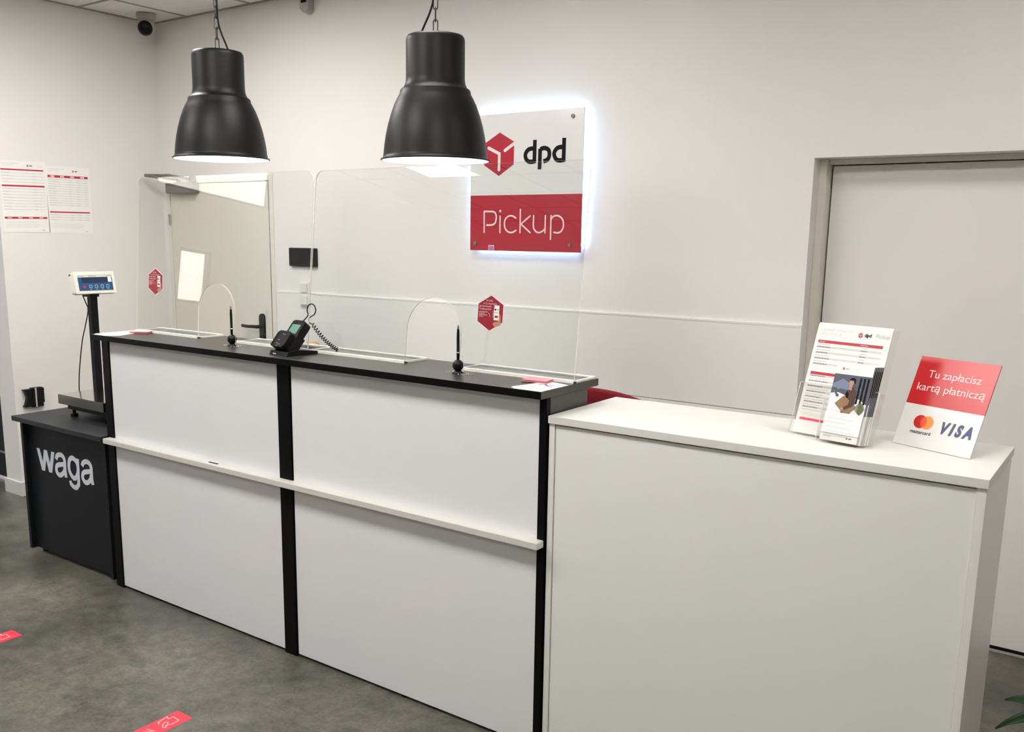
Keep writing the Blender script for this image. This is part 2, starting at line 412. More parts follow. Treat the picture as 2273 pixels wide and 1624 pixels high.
# service door
b = MB()
fr = 0.035
b.box(DX0, DX0+fr, YB-0.008, YB+0.1, 0, DZ, FRAMEW); b.box(DX1-fr, DX1, YB-0.008, YB+0.1, 0, DZ, FRAMEW)
b.box(DX0+fr, DX1-fr, YB-0.008, YB+0.1, DZ-fr, DZ, FRAMEW)
b.box(DX0+fr, DX0+fr+0.02, YB+0.05, YB+0.1, 0, DZ-fr, FRAMEW); b.box(DX1-fr-0.02, DX1-fr, YB+0.05, YB+0.1, 0, DZ-fr, FRAMEW)
b.box(DX1-fr-0.008, DX1-fr-0.0005, YB-0.0045, YB+0.03, 0.0, DZ-fr, BLKM)  # black strip painted in for the shadow gap beside the leaf
d1 = struct(b.build('door_1', bevel=0.003), 'cream service door behind the acrylic screen')
b = MB(); b.box(DX0+fr+0.003, DX1-fr-0.0085, YB-0.004, YB+0.04, 0.01, DZ-fr-0.004, DOORW); lf = b.build('door_leaf', d1, bevel=0.002)
b = MB()   # long plate and lever handle
hx, hz = -4.475, 1.02
pl = [(hx-0.024+0.024*math.cos(a)+0.0, hz+0.055+0.024*math.sin(a)) for a in [PI*i/10 for i in range(11)]]
b.prism([(p[0]+0.0, p[1]) for p in pl]+[(hx-0.048, hz-0.16), (hx, hz-0.16)], YB-0.016, YB-0.004, BLK)
b.cyl((hx-0.024, YB-0.014, hz), (hx-0.024, YB-0.06, hz), 0.011, BLK)
b.tube(spline([(hx-0.024, YB-0.055, hz), (hx-0.06, YB-0.06, hz), (hx-0.11, YB-0.06, hz-0.002), (hx-0.16, YB-0.055, hz)], 5), 0.0105, BLK, 12)
tag(b.build('door_handle', d1), 'black lever handle on a long plate')
b = MB()
b.box(-5.345, -5.07, YB-0.065, YB-0.004, 1.836, 1.902, DCLOSE); cl = b.build('door_closer', d1, bevel=0.006)
b = MB(); b.cyl((-5.24, YB-0.035, 1.902), (-5.24, YB-0.035, 1.925), 0.012, DCLOSE)
b.tube([(-5.24, YB-0.035, 1.922), (-5.33, YB-0.16, 1.938), (-5.40, YB-0.17, 1.945)], 0.009, DCLOSE, 8)
b.tube([(-5.40, YB-0.17, 1.948), (-5.22, YB-0.12, 1.945), (-5.13, YB-0.03, 1.925)], 0.008, DCLOSE, 8)
b.box(-5.15, -5.09, YB-0.02, YB-0.015, 1.905, 1.945, DCLOSE); b.build('closer_arm', cl)
for z in (1.67, 0.30):
    b = MB(); b.cyl((DX0+fr-0.002, YB-0.018, z-0.035), (DX0+fr-0.002, YB-0.018, z+0.035), 0.007, CHROME, 12); b.build('hinge', d1)

# wide sliding door in its recess
b = MB()
b.box(AX0, AX0+0.03, YB+0.075, YB+0.16, 0, AZ, FRAMEW); b.box(AX1-0.03, AX1, YB+0.075, YB+0.16, 0, AZ, FRAMEW)
b.box(AX0+0.03, AX1-0.03, YB+0.105, YB+0.16, AZ-0.02, AZ, FRAMEW)
d2 = struct(b.build('door_2', bevel=0.002), 'tall white sliding door set back in the wall')
b = MB(); b.box(AX0+0.036, AX1-0.036, YB+0.14, YB+0.18, 0.018, AZ-0.024, ALCW); b.build('door_leaf', d2, bevel=0.002)
b = MB(); b.box(AX0+0.03, AX1-0.03, YB+0.15, YB+0.2, 0.0, 0.017, BLKM); b.box(AX0+0.03, AX1-0.03, YB+0.125, YB+0.149, 0.0, 0.0015, CGRID); b.build('threshold_gap_shade', d2)  # black bar stands in for the shadow gap under the leaf

# ================================================================== RECEPTION COUNTER
CX0, CX1 = -3.735, -1.414
ZT = 1.154
ct = thing('reception_counter', 'long black framed reception counter with four glossy white front panels', 'counter', (-2.57, 2.38, 0))
def cb(name, boxes, mt, bevel=0.0015, label=None):
    b = MB(); T = Matrix.Translation((2.57, -2.38, 0))
    for q in boxes: b.box(*q, mt, M=T)
    o = b.build(name, ct, bevel=bevel)
    if label: o['label'] = label
    return o
cb('worktop', [(CX0, CX1, 2.207, 2.542, 1.131, ZT)], SLAB, 0.001, 'slim black worktop')
cb('edge_darkening', [(CX0+0.001, CX1-0.001, 2.2055, 2.2068, 1.1315, ZT-0.0005)], BLACK, 0.0)  # blacker strip added; its colour stands in for the unlit front edge
for x0, x1 in ((-3.712, -3.662), (-2.584, -2.518), (-1.440, CX1-0.001)):
    cb('post', [(x0, x1, 2.240, 2.262, 0.004, 1.131)], BLACK)
cb('end_panel', [(-3.712, -3.690, 2.262, 2.478, 0.004, 1.131)], BLACK); cb('end_panel', [(-1.438, CX1-0.002, 2.262, 2.478, 0.004, 1.131)], SLAB)
for x0, x1 in ((-3.661, -2.586), (-2.514, -1.441)):
    cb('front_panel', [(x0, x1, 2.246, 2.262, 0.685, 1.130)], WLAM, 0.001)
    cb('front_panel', [(x0, x1, 2.246, 2.262, 0.012, 0.679)], WLAM, 0.001)
cb('ledge', [(-3.694, CX1-0.002, 2.205, 2.246, 0.675, 0.697)], LEDGE, 0.002, 'narrow cream ledge across the middle')
cb('back_panel', [(-3.690, -1.438, 2.266, 2.278, 0.004, 1.131)], BLACK)
cb('staff_desk', [(-3.688, -1.440, 2.280, 2.76, 0.705, 0.73), (-3.688, -3.664, 2.28, 2.72, 0.0, 0.705), (-1.464, -1.440, 2.28, 2.72, 0.0, 0.705)], BLACK)
for x in (-3.55, -1.99, -1.60, -2.70):
    b = MB(); b.cyl((x+2.57, 2.272-2.38, 0), (x+2.57, 2.272-2.38, 0.012), 0.02, BLKM, 20); b.build('foot', ct)
b = MB(); b.box(-2.985+2.57, -2.93+2.57, 2.224-2.38, 2.232-2.38, 0.697, 0.6985, BLKM); b.build('cable_clip', ct)

# ---- white side cabinet
wc = thing('white_cabinet', 'plain white melamine cabinet with a thick top, right of the black counter', 'cabinet', (-0.84, 2.45, 0))
T = Matrix.Translation((0.84, -2.45, 0))
def wb(name, q, mt, bevel=0.0012):
    b = MB(); b.box(*q, mt, M=T); return b.build(name, wc, bevel=bevel)
wb('top', (-1.411, -0.258, 2.242, 2.655, 1.057, 1.080), WTOP, 0.0015)
wb('side_panel', (-1.410, -1.391, 2.2485, 2.650, 0.0, 1.057), WCAB); wb('side_panel', (-0.281, -0.2615, 2.2485, 2.650, 0.0, 1.057), WSIDE); wb('edge_highlight', (-0.2828, -0.2812, 2.2490, 2.26, 0.0, 1.056), PANELEDGE, 0.0)  # thin pale strip added as the bevel highlight at the right
wb('front_panel', (-1.3885, -0.2829, 2.252, 2.270, 0.02, 1.052), WCAB)
wb('back_panel', (-1.391, -0.281, 2.62, 2.636, 0.02, 1.057), WCAB)

# ---- anthracite weighing desk
XD0, XD1 = -4.486, -3.716
wd = thing('weighing_desk', 'low anthracite desk lettered waga at the left end of the counter', 'desk', (-4.1, 2.5, 0))
T = Matrix.Translation((4.1, -2.5, 0))
def db(name, q, mt, bevel=0.0012):
    b = MB(); b.box(*q, mt, M=T); return b.build(name, wd, bevel=bevel)
db('desktop', (XD0, XD1, 2.207, 2.92, 0.676, 0.700), DTOP, 0.002)
db('side_panel', (-4.478, -4.456, 2.243, 2.88, 0.018, 0.676), ANTH); db('side_panel', (-3.765, -3.743, 2.243, 2.88, 0.018, 0.676), ANTH)
db('front_panel', (-4.455, -3.766, 2.267, 2.285, 0.022, 0.676), ANTH)
for x in (-4.42, -3.80):
    for y in (2.30, 2.84):
        b = MB(); b.cyl((x+4.1, y-2.5, 0), (x+4.1, y-2.5, 0.022), 0.019, BLKM, 16); b.build('foot', wd)
WAGA = [[(0.1308, 0.5437), (0.1677, 0.4360), (0.1989, 0.544), (0.2318, 0.4366), (0.2659, 0.5443)], [(0.2909, 0.5116), (0.3022, 0.5306), (0.3259, 0.54), (0.3496, 0.5378), (0.3646, 0.523), (0.3664, 0.4986), (0.366, 0.4699), (0.3699, 0.4342)], [(0.3645, 0.4973), (0.3261, 0.4913), (0.2971, 0.4819), (0.2878, 0.465), (0.2907, 0.4481), (0.3083, 0.4375), (0.3295, 0.441), (0.3542, 0.4585), (0.3638, 0.4791)], [(0.4343, 0.5404), (0.4602, 0.5341), (0.4777, 0.5162), (0.4808, 0.4885), (0.4669, 0.458), (0.4433, 0.4427), (0.4226, 0.4506), (0.4038, 0.4742), (0.4027, 0.5043), (0.4127, 0.5286)], [(0.4813, 0.5439), (0.4785, 0.4316), (0.4712, 0.4134), (0.4527, 0.3988), (0.4294, 0.4005), (0.4106, 0.4106), (0.4057, 0.425)], [(0.5169, 0.514), (0.5289, 0.5317), (0.5528, 0.541), (0.5782, 0.5376), (0.5908, 0.523), (0.593, 0.5011), (0.5923, 0.4695), (0.5983, 0.437)], [(0.5895, 0.4987), (0.5533, 0.4928), (0.5261, 0.4837), (0.516, 0.468), (0.5188, 0.4516), (0.5368, 0.4387), (0.5602, 0.4436), (0.5816, 0.4603), (0.5886, 0.4782)]]
b = MB(); pr = Print(b, (-4.5+4.1, 2.267-2.5, 0), (1, 0, 0), (0, 0, 1), (0, -1, 0))
for (xa, za), (xb, zb) in zip(WAGA[0][:-1], WAGA[0][1:]):
    h = 0.0142; pr.poly([(xa-h, za), (xa+h, za), (xb+h, zb), (xb-h, zb)] if za > zb else [(xa-h, za), (xa+h, za), (xb+h, zb), (xb-h, zb)][::-1], LETW, 0.0006 if za > zb else 0.00065)
for i, st in enumerate(WAGA):
    if i: pr.stroke(st, 0.0235, LETW, 0.0006+0.00004*i, smooth=(i > 0), closed=(i == 3), n=5)
tag(b.build('lettering', wd, recalc=False), 'white adhesive word waga')

# ================================================================== BENCH SCALE
sc = thing('bench_scale', 'steel platform scale with a black pole and blue display, on the anthracite desk', 'scale', (-4.10, 2.60, 0.70))
T = Matrix.Translation((4.10, -2.60, -0.70))
b = MB(); x0, x1, y0, y1 = -4.29, -3.90, 2.343, 2.86
b.box(x0, x1, y0, y1, 0.808, 0.811, STEEL, M=T)
for q in ((x0, x1, y0, y0+0.003, 0.765, 0.811), (x0, x1, y1-0.003, y1, 0.765, 0.811), (x0, x0+0.003, y0, y1, 0.765, 0.811), (x1-0.003, x1, y0, y1, 0.765, 0.811)): b.box(*q, STEEL, M=T)
b.build('platform', sc, bevel=0.0015)
b = MB()
b.box(x0+0.03, x1-0.03, y0+0.03, y0+0.07, 0.738, 0.79, BLKM, M=T); b.box(x0+0.03, x1-0.03, y1-0.07, y1-0.03, 0.738, 0.79, BLKM, M=T)
b.box(x0+0.03, x0+0.07, y0+0.07, y1-0.07, 0.738, 0.79, BLKM, M=T); b.box(x1-0.07, x1-0.03, y0+0.07, y1-0.07, 0.738, 0.79, BLKM, M=T)
b.box(-4.375, x0+0.03, 2.57, 2.62, 0.735, 0.765, BLKM, M=T)
b.build('base_frame', sc)
for x in (x0+0.05, x1-0.05):
    for y in (y0+0.05, y1-0.05):
        b = MB(); b.cyl((x+4.1, y-2.6, 0.0), (x+4.1, y-2.6, 0.014), 0.017, BLKM, 16); b.cyl((x+4.1, y-2.6, 0.014), (x+4.1, y-2.6, 0.04), 0.008, BLKM, 12); b.build('foot', sc)
PX, PY = -4.353, 2.594
b = MB(); b.box(PX-0.018, PX+0.018, PY-0.018, PY+0.018, 0.735, 1.30, BLKM, M=T); b.build('pole', sc, bevel=0.003)
# indicator: local frame, front = local -y
ia = math.radians(84)
IM = T @ Matrix.Translation((PX+0.012, PY+0.0, 1.333)) @ Matrix.Rotation(ia, 4, 'Z') @ Matrix.Rotation(math.radians(-14), 4, 'X')
b = MB(); W2, H2 = 0.102, 0.055
b.prism([(-W2, -H2), (W2, -H2), (W2, H2), (-W2, H2)], -0.030, 0.0, CREAMP, M=IM)
b.prism([(-W2*0.93, -H2*0.85), (W2*0.93, -H2*0.85), (W2*0.93, H2*0.85), (-W2*0.93, H2*0.85)], 0.0, 0.035, CREAMP, M=IM)
ind = b.build('indicator', sc, bevel=0.008, seg=3)
b = MB(); pr = Print(b, IM @ Vector((0, -0.0302, 0)), IM.to_3x3() @ Vector((1, 0, 0)), IM.to_3x3() @ Vector((0, 0, 1)), IM.to_3x3() @ Vector((0, -1, 0)))
pr.rect(-0.085, -0.040, 0.088, 0.038, BLUEP, 0.0006)
pr.rect(-0.085, 0.026, 0.088, 0.038, PGREY, 0.0008)
pr.rect(-0.066, -0.002, 0.066, 0.026, LCDB, 0.0010)
pr.rect(0.066, 0.001, 0.084, 0.028, SWHITE, 0.0012)
pr.disc(-0.058, -0.021, 0.008, RED, 0.0010)
for k, t in enumerate(('OK', '#', 'o', '>')):
    pr.stroke([(-0.032+0.029*k, -0.027), (-0.020+0.029*k, -0.027), (-0.020+0.029*k, -0.013), (-0.032+0.029*k, -0.013)], 0.0016, PLGREY, 0.001, closed=True)
    pr.rect(-0.030+0.029*k, -0.035, -0.022+0.029*k, -0.033, PLGREY, 0.001)
for k, w_ in enumerate((0.02, 0.05)): pr.rect(-0.05+0.06*k, 0.029, -0.05+0.06*k+w_, 0.034, PLGREY, 0.001)
b.build('keypad', ind, recalc=False)
b = MB(); b.box(PX-0.03, PX+0.03, PY-0.03, PY+0.02, 1.268, 1.30, BLKM, M=T); b.build('bracket', sc)
b = MB()
b.tube(spline([T @ Vector(p) for p in ((-4.37, 2.51, 1.372), (-4.405, 2.515, 1.376), (-4.420, 2.52, 1.368), (-4.405, 2.53, 1.352), (-4.385, 2.54, 1.33), (-4.385, 2.575, 1.24), (-4.375, 2.58, 1.20), (-4.40, 2.575, 1.12), (-4.41, 2.56, 1.05), (-4.425, 2.55, 0.95), (-4.43, 2.54, 0.86), (-4.42, 2.53, 0.77), (-4.36, 2.52, 0.745), (-4.28, 2.52, 0.75))], 6), 0.0028, BLKM, 8)
b.build('cable', sc)

# ================================================================== SCREENS
def screen(name, label, X0, X1, Yb, lean, aL, aR, azt, sx, sz, slabel):
    """leaning clear plate with an arch cut-out, two foot flanges and a hexagonal sticker"""
    t = thing(name, label, 'protective screen', ((X0+X1)/2, Yb, ZT), 0, 'clear acrylic screens on the counter')
    H = 0.672; r = 0.035; cx = (X0+X1)/2
    th = math.atan(lean)
    L = Matrix.Rotation(-th, 4, 'X')
    wid = X1-X0; x0 = -wid/2; x1 = wid/2; a0 = aL-cx; a1 = aR-cx; ac = (a0+a1)/2; ar = (a1-a0)/2
    zs = azt - ar*1.0
    pts = [(x0, 0.004), (a0, 0.004), (a0, zs)]
    pts += [(ac-ar*math.cos(PI*i/24), zs+(azt-zs)*math.sin(PI*i/24)) for i in range(1, 24)]
    pts += [(a1, zs), (a1, 0.004), (x1, 0.004)]
    pts += [(x1-r+r*math.cos(PI/2*i/8), H-r+r*math.sin(PI/2*i/8)) for i in range(9)]
    pts += [(x0+r-r*math.sin(PI/2*i/8), H-r+r*math.cos(PI/2*i/8)) for i in range(9)]
    b = MB(); b.prism(pts, -0.002, 0.002, CLEAR, M=L, side=AEDGE)
    pan = b.build('panel', t)
    for p0, p1 in ((x0, a0), (a1, x1)):
        b = MB(); ths = [( p0, p1, -0.003, 0.130, 0.0, 0.004)]
        for q in ths:
            vs = [(x, y, z) for x in q[:2] for y in q[2:4] for z in q[4:6]]
            b.add(vs, [(0, 2, 6, 4), (1, 5, 7, 3)], CLEAR); b.add(vs, [(0, 1, 3, 2), (4, 6, 7, 5), (0, 4, 5, 1), (2, 3, 7, 6)], AEDGE)
        e = 0.006   # pale bands widened to paint the light caught in the edges
        b.box(p0, p1, -0.006, 0.014, 0.0, 0.0085, AEDGE); b.box(p0, p1, 0.113, 0.130, 0.0041, 0.0075, AEDGE); b.box(p0, p0+0.006, 0.014, 0.113, 0.0041, 0.0065, AEDGE); b.box(p1-0.006, p1, 0.014, 0.113, 0.0041, 0.0065, AEDGE)
        b.build('foot', t)
    # sticker
    b = MB(); U = Vector((1, 0, 0)); V = L.to_3x3() @ Vector((0, 0, 1)); N = L.to_3x3() @ Vector((0, -1, 0))
    pr = Print(b, L @ Vector((sx-cx, -0.0021, sz)), U, V, N)
    def hexa(s, hh): return [(0, hh), (-s, hh*0.5), (-s, -hh*0.5), (0, -hh), (s, -hh*0.5), (s, hh*0.5)]
    pr.poly(hexa(0.0525, 0.0600), PINKW, 0.0006); pr.poly(hexa(0.0495, 0.0565), STRED, 0.0009)
    pr.text('W DPD', -0.006, 0.037, 0.0078, PINKW, 0.0012, align='C'); pr.text('to Ty decydujesz', -0.003, 0.028, 0.0078, PINKW, 0.0012, align='C')
    pr.text('jak doręczymy', -0.045, 0.019, 0.0082, PINKW, 0.0012); pr.text('Twoją paczkę', -0.045, 0.010, 0.0082, PINKW, 0.0012)
    for k, ww in enumerate((0.034, 0.022, 0.033, 0.018)): pr.rect(-0.045, 0.002-0.005*k, -0.045+ww, 0.0035-0.005*k, PINKW, 0.0012)
    pr.stroke([(-0.008, 0.0), (-0.003, -0.004), (-0.001, -0.012)], 0.0012, PINKW, 0.0012, smooth=True)
    pr.poly([(0.022, -0.045), (0.012, -0.036), (0.017, -0.028), (0.032, -0.026), (0.036, 0.002), (0.042, -0.008), (0.0435, -0.030), (0.044, -0.036)], SKIN, 0.0011)
    for k in range(3): pr.disc(0.0125, 0.006-0.008*k, 0.0032, SKIN, 0.0011)
    pr.rect(0.015, -0.022, 0.035, 0.026, PAPER, 0.0013); pr.disc(0.020, 0.012, 0.0032, PDARK, 0.0016); pr.rect(0.025, 0.010, 0.032, 0.014, PGREY, 0.0016)
    pr.rect(0.018, 0.001, 0.031, 0.004, PGREY, 0.0016); pr.rect(0.018, -0.014, 0.032, -0.007, RED, 0.0016)
    tag(b.build('sticker', t, recalc=False), slabel)
    return t
screen('acrylic_screen', 'clear acrylic screen on the left half of the counter, in front of the door', -3.702, -2.599, 2.410, 0.078, -3.264, -3.030, 0.235, -3.564, 0.225, 'red hexagonal sticker with white writing')
screen('acrylic_screen', 'clear acrylic screen on the right half of the counter, in front of the glowing sign', -2.594, -1.422, 2.404, 0.100, -2.106, -1.868, 0.235, -1.753, 0.195, 'red hexagonal sticker with white writing')

# ================================================================== PENS
def pen(x, y, label):
    t = thing('desk_pen', label, 'pen', (x, y, ZT), 0, 'chained pens on the counter')
    b = MB(); b.lathe([(0.001, 0.0), (0.019, 0.0), (0.020, 0.003), (0.012, 0.007), (0.010, 0.012), (0.001, 0.013)], BLK, 24); b.build('base', t)
    b = MB(); b.sphere((0, 0, 0.027), 0.0185, BLK, 32, 20); b.build('ball', t)
    b = MB(); b.lathe([(0.0005, 0.042), (0.0045, 0.043), (0.0052, 0.065), (0.0056, 0.066), (0.0056, 0.070), (0.0050, 0.071), (0.0050, 0.125), (0.0038, 0.145)], BLK, 16)
    b.lathe([(0.0056, 0.0655), (0.0060, 0.066), (0.0060, 0.070), (0.0056, 0.0705)], CHROME, 16)
    b.lathe([(0.0038, 0.145), (0.0030, 0.155), (0.0005, 0.158)], DCLOSE, 12); b.build('pen', t)
    b = MB(); ps = []
    for i in range(70):
        a = i*0.42; r = 0.024+0.010*math.sin(i*0.9)+0.004*math.cos(i*2.3); ps.append((r*1.35*math.cos(a)+0.004, r*0.8*math.sin(a), 0.0018))
    for i in range(14): ps.append((0.022+0.003*math.sin(i/13*PI), -0.006*i/13, 0.002+0.058*i/13))
    for p in ps: b.sphere(p, 0.0015, CHROME, 6, 4)
    b.build('ball_chain', t)
pen(-2.942, 2.330, 'black chained pen upright on a ball base, beside the arch of the left screen')
pen(-1.818, 2.335, 'black chained pen upright on a ball base, beside the arch of the right screen')

# ================================================================== CARD TERMINAL
ty = thing('card_terminal', 'black card payment terminal tilted in its cradle on the counter', 'payment terminal', (-2.585, 2.30, ZT), math.radians(-6))
b = MB()
prof = [(-0.048, 0.0), (0.092, 0.0), (0.092, 0.011), (0.0, 0.022), (-0.040, 0.016)]     # (y, z) wedge
vs = [(x, y, z) for x in (-0.052, 0.056) for y, z in prof]; n = 5
b.add(vs, [tuple(range(n)), tuple(range(2*n-1, n-1, -1))]+[(i, i+n, (i+1) % n+n, (i+1) % n) for i in range(n)], BLK)
b.box(-0.03, -0.012, -0.0465, -0.0455, 0.004, 0.008, PLGREY, M=Matrix.Rotation(0.0, 4, 'X'))
b.build('base', ty, bevel=0.002)
TM = Matrix.Translation((0.002, -0.018, 0.012)) @ Matrix.Rotation(math.radians(-40), 4, 'X')
def rr(x0, x1, z0, z1, r, n=6):
    o = []
    for cx, cz, a in ((x1-r, z0+r, -PI/2), (x1-r, z1-r, 0), (x0+r, z1-r, PI/2), (x0+r, z0+r, PI)):
        o += [(cx+r*math.cos(a+PI/2*i/n), cz+r*math.sin(a+PI/2*i/n)) for i in range(n+1)]
    return o
b = MB(); b.prism(rr(-0.036, 0.038, 0.0, 0.132, 0.014), -0.016, 0.016, BLK, M=TM, smooth=True); body = b.build('body', ty, bevel=0.003)
b = MB(); b.prism(rr(-0.044, 0.034, -0.004, 0.066, 0.014), -0.040, -0.017, BLK, M=TM, smooth=True); b.box(-0.044, -0.030, -0.040, 0.020, 0.0, 0.05, BLK, M=TM); b.box(0.030, 0.044, -0.017, 0.020, -0.002, 0.07, BLK, M=TM)
bc = b
b = MB(); R3 = TM.to_3x3(); pr = Print(b, TM @ Vector((0, -0.0165, 0)), R3 @ Vector((1, 0, 0)), R3 @ Vector((0, 0, 1)), R3 @ Vector((0, -1, 0)))
pr.rect(-0.025, 0.072, 0.025, 0.112, LCDG, 0.0005)
b.build('screen', body, recalc=False)
b = bc; R3 = TM.to_3x3(); pr = Print(b, TM @ Vector((0, -0.0405, 0)), R3 @ Vector((1, 0, 0)), R3 @ Vector((0, 0, 1)), R3 @ Vector((0, -1, 0)))
for u, v in ((-0.008, 0.050), (0.002, 0.050), (-0.014, 0.024), (-0.016, 0.010), (-0.006, 0.006), (0.004, 0.006), (-0.008, -0.001)): pr.rect(u, v, u+0.007, v+0.0015, PLGREY, 0.0005)
b.build('cradle', ty, bevel=0.0)
# coiled lead
b = MB()
TI = (Matrix.Translation((-2.585, 2.30, ZT)) @ Matrix.Rotation(math.radians(-6), 4, 'Z')).inverted()
pts = [(-2.578, 2.402, 1.268), (-2.602, 2.415, 1.275), (-2.605, 2.42, 1.289), (-2.608, 2.42, 1.306), (-2.604, 2.42, 1.323), (-2.590, 2.42, 1.333), (-2.572, 2.42, 1.331), (-2.562, 2.42, 1.314), (-2.569, 2.42, 1.296), (-2.588, 2.42, 1.286), (-2.600, 2.42, 1.275), (-2.597, 2.42, 1.262), (-2.582, 2.42, 1.258)]
pts[0] = (-2.632, 2.395, 1.253); pts[1] = (-2.616, 2.405, 1.268)
b.tube([TI @ Vector(p) for p in spline(pts, 5)], 0.0022, BLK, 8)
A = Vector((-2.582, 2.42, 1.258)); B = Vector((-2.500, 2.47, 1.163)); D = (B-A); q = D.to_track_quat('Z', 'Y').to_matrix(); helix = []
NT = 14
for i in range(NT*12+1):
    t = i/(NT*12); a = 2*PI*NT*t; sag = Vector((0, 0, -0.012*math.sin(PI*t))); helix.append(TI @ (A + D*t + sag + q @ Vector((0.0072*math.cos(a), 0.0072*math.sin(a), 0))))
b.tube(helix, 0.0017, BLK, 6)
b.tube([TI @ Vector(p) for p in ((-2.648, 2.372, 1.240), (-2.632, 2.395, 1.253))], 0.0040, BLK, 8)
b.build('coiled_lead', ty)

# ================================================================== PAPERS ON THE COUNTER
def sheet(name, label, cat, pts, z, th, mt, group=None, marks=None):
    cx = sum(p[0] for p in pts)/len(pts); cy = sum(p[1] for p in pts)/len(pts)
    b = MB(); n = len(pts)
    vs = [(p[0]-cx, p[1]-cy, h) for h in (0, th) for p in pts]
    b.add(vs, [tuple(range(n-1, -1, -1)), tuple(range(n, 2*n))]+[(i, (i+1) % n, (i+1) % n+n, i+n) for i in range(n)], mt)
    if marks: marks(Print(b, (-cx, -cy, th), (1, 0, 0), (0, 1, 0), (0, 0, 1)))
    o = b.build(name, recalc=False); o.location = (cx, cy, z); return tag(o, label, cat, group)
sheet('paper_leaflet', 'white leaflet with rounded corner at the left end of the counter top', 'leaflet', [(-3.628, 2.2095), (-3.588, 2.255), (-3.66, 2.47), (-3.728, 2.47), (-3.734, 2.23), (-3.715, 2.211)], ZT, 0.0008, PAPER,
      marks=lambda p: p.rect(-3.70, 2.36, -3.67, 2.40, PGREY))
def card_stack(label, cx, cy, a, n=7):
    t = thing('card_stack', label, 'cards', (cx, cy, ZT+0.0009), a, 'pink cards on the counter')
    b = MB()
    for k in range(n):
        o = 0.002*math.sin(k*1.7); b.box(-0.0425+o, 0.0425+o, -0.0275-o, 0.0275-o, 0.0013*k, 0.0013*k+0.0010, PINK if k % 3 else PINKW)
    b.build('cards', t)
card_stack('small pile of pink cards near the left end of the counter top', -3.613, 2.375, 0.5)
def arrow(p):
    p.rect(-1.490, 2.235, -1.480, 2.245, PGREY)
    p.stroke([(-1.49, 2.31), (-1.475, 2.325), (-1.46, 2.31), (-1.445, 2.33)], 0.008, VBLUE, smooth=True); p.rect(-1.455, 2.29, -1.435, 2.305, PINK)
sheet('paper_leaflet', 'white leaflet with a blue squiggle at the right end of the counter top', 'leaflet', [(-1.512, 2.2095), (-1.416, 2.2095), (-1.416, 2.36), (-1.50, 2.385), (-1.535, 2.23)], ZT, 0.0008, PAPER, marks=arrow)
card_stack('small pile of pink cards at the right end of the counter top', -1.528, 2.360, 0.15, 6)

# ================================================================== PENDANT LAMPS
def lamp(x, y, z, label, ca, cn):
    t = thing('pendant_lamp', label, 'lamp', (x, y, z), 0, 'black pendant lamps over the counter')
    prof = [(0.190, 0.0), (0.1925, 0.002), (0.1925, 0.005), (0.189, 0.007), (0.1845, 0.009), (0.1825, 0.020), (0.1795, 0.050), (0.174, 0.085), (0.166, 0.121), (0.155, 0.158), (0.143, 0.190), (0.132, 0.212), (0.1245, 0.225), (0.1225, 0.236), (0.120, 0.240), (0.112, 0.245), (0.108, 0.252), (0.104, 0.262), (0.1022, 0.278), (0.1020, 0.400), (0.1005, 0.410), (0.096, 0.417), (0.060, 0.424), (0.0005, 0.428)]
    b = MB(); b.lathe(prof, LAMPB, 72); sh = b.build('lamp_shade', t, recalc=False)
    inner = [(0.188, 0.0005)]+[(max(0.0005, r-0.0025), zz) for r, zz in prof[4:-1]]+[(0.0005, 0.420)]
    b = MB(); b.lathe(inner[::-1], LAMPW, 72); b.build('reflector', sh, recalc=False)
    b = MB(); b.sphere((0, 0, 0.075), 0.052, BULB, 24, 16); b.build('bulb', t)
    b = MB(); b.lathe([(0.0005, 0.20), (0.022, 0.20), (0.022, 0.12), (0.02, 0.115), (0.0005, 0.115)], SWHITE, 24); b.build('socket', t)
    b = MB(); p = 0.0405; z0 = 0.424; k = 0
    while z+z0+p*k < ZC-0.03:
        c = z0+p*k+0.024; q = []
        for i in range(20):
            a = 2*PI*i/20; u = 0.0075*math.cos(a); v = 0.0075*math.sin(a)+(0.0165 if math.sin(a) >= 0 else -0.0165)
            q.append((u, 0, v) if k % 2 == 0 else (0, u, v))
        R = Matrix.Translation((0, 0, c)) @ Matrix.Rotation(math.radians(35), 4, 'Z')
        b.tube(q, 0.0021, CHAINM, 8, closed=True, M=R); k += 1
    b.build('chain', t)
    dx, dy = math.cos(ca)*cn, math.sin(ca)*cn
    b = MB(); pts = [(dx, dy, 0.422), (dx*0.72, dy*0.72, 0.455), (dx*0.40, dy*0.40, 0.492), (dx*0.16, dy*0.16, 0.535), (dx*0.10, dy*0.1, 0.60), (-dx*0.02, -dy*0.02, 0.68), (dx*0.12, dy*0.12, 0.76), (dx*0.05, dy*0.05, 0.86), (0.003, 0, ZC-z-0.02)]
    b.tube(spline(pts, 5), 0.0035, BLKM, 8); b.build('cord', t)
    b = MB(); b.lathe([(0.0005, ZC-z-0.045), (0.045, ZC-z-0.040), (0.052, ZC-z-0.004), (0.0005, ZC-z-0.004)], LAMPB, 32); b.build('canopy', t)
    return t
lamp(-3.182, 2.505, 1.887, 'black dome pendant lamp on a chain, hanging over the left half of the counter', math.radians(36), 0.045)
lamp(-2.130, 2.600, 1.850, 'black dome pendant lamp on a chain, overlapping the glowing wall sign', math.radians(216), 0.052)

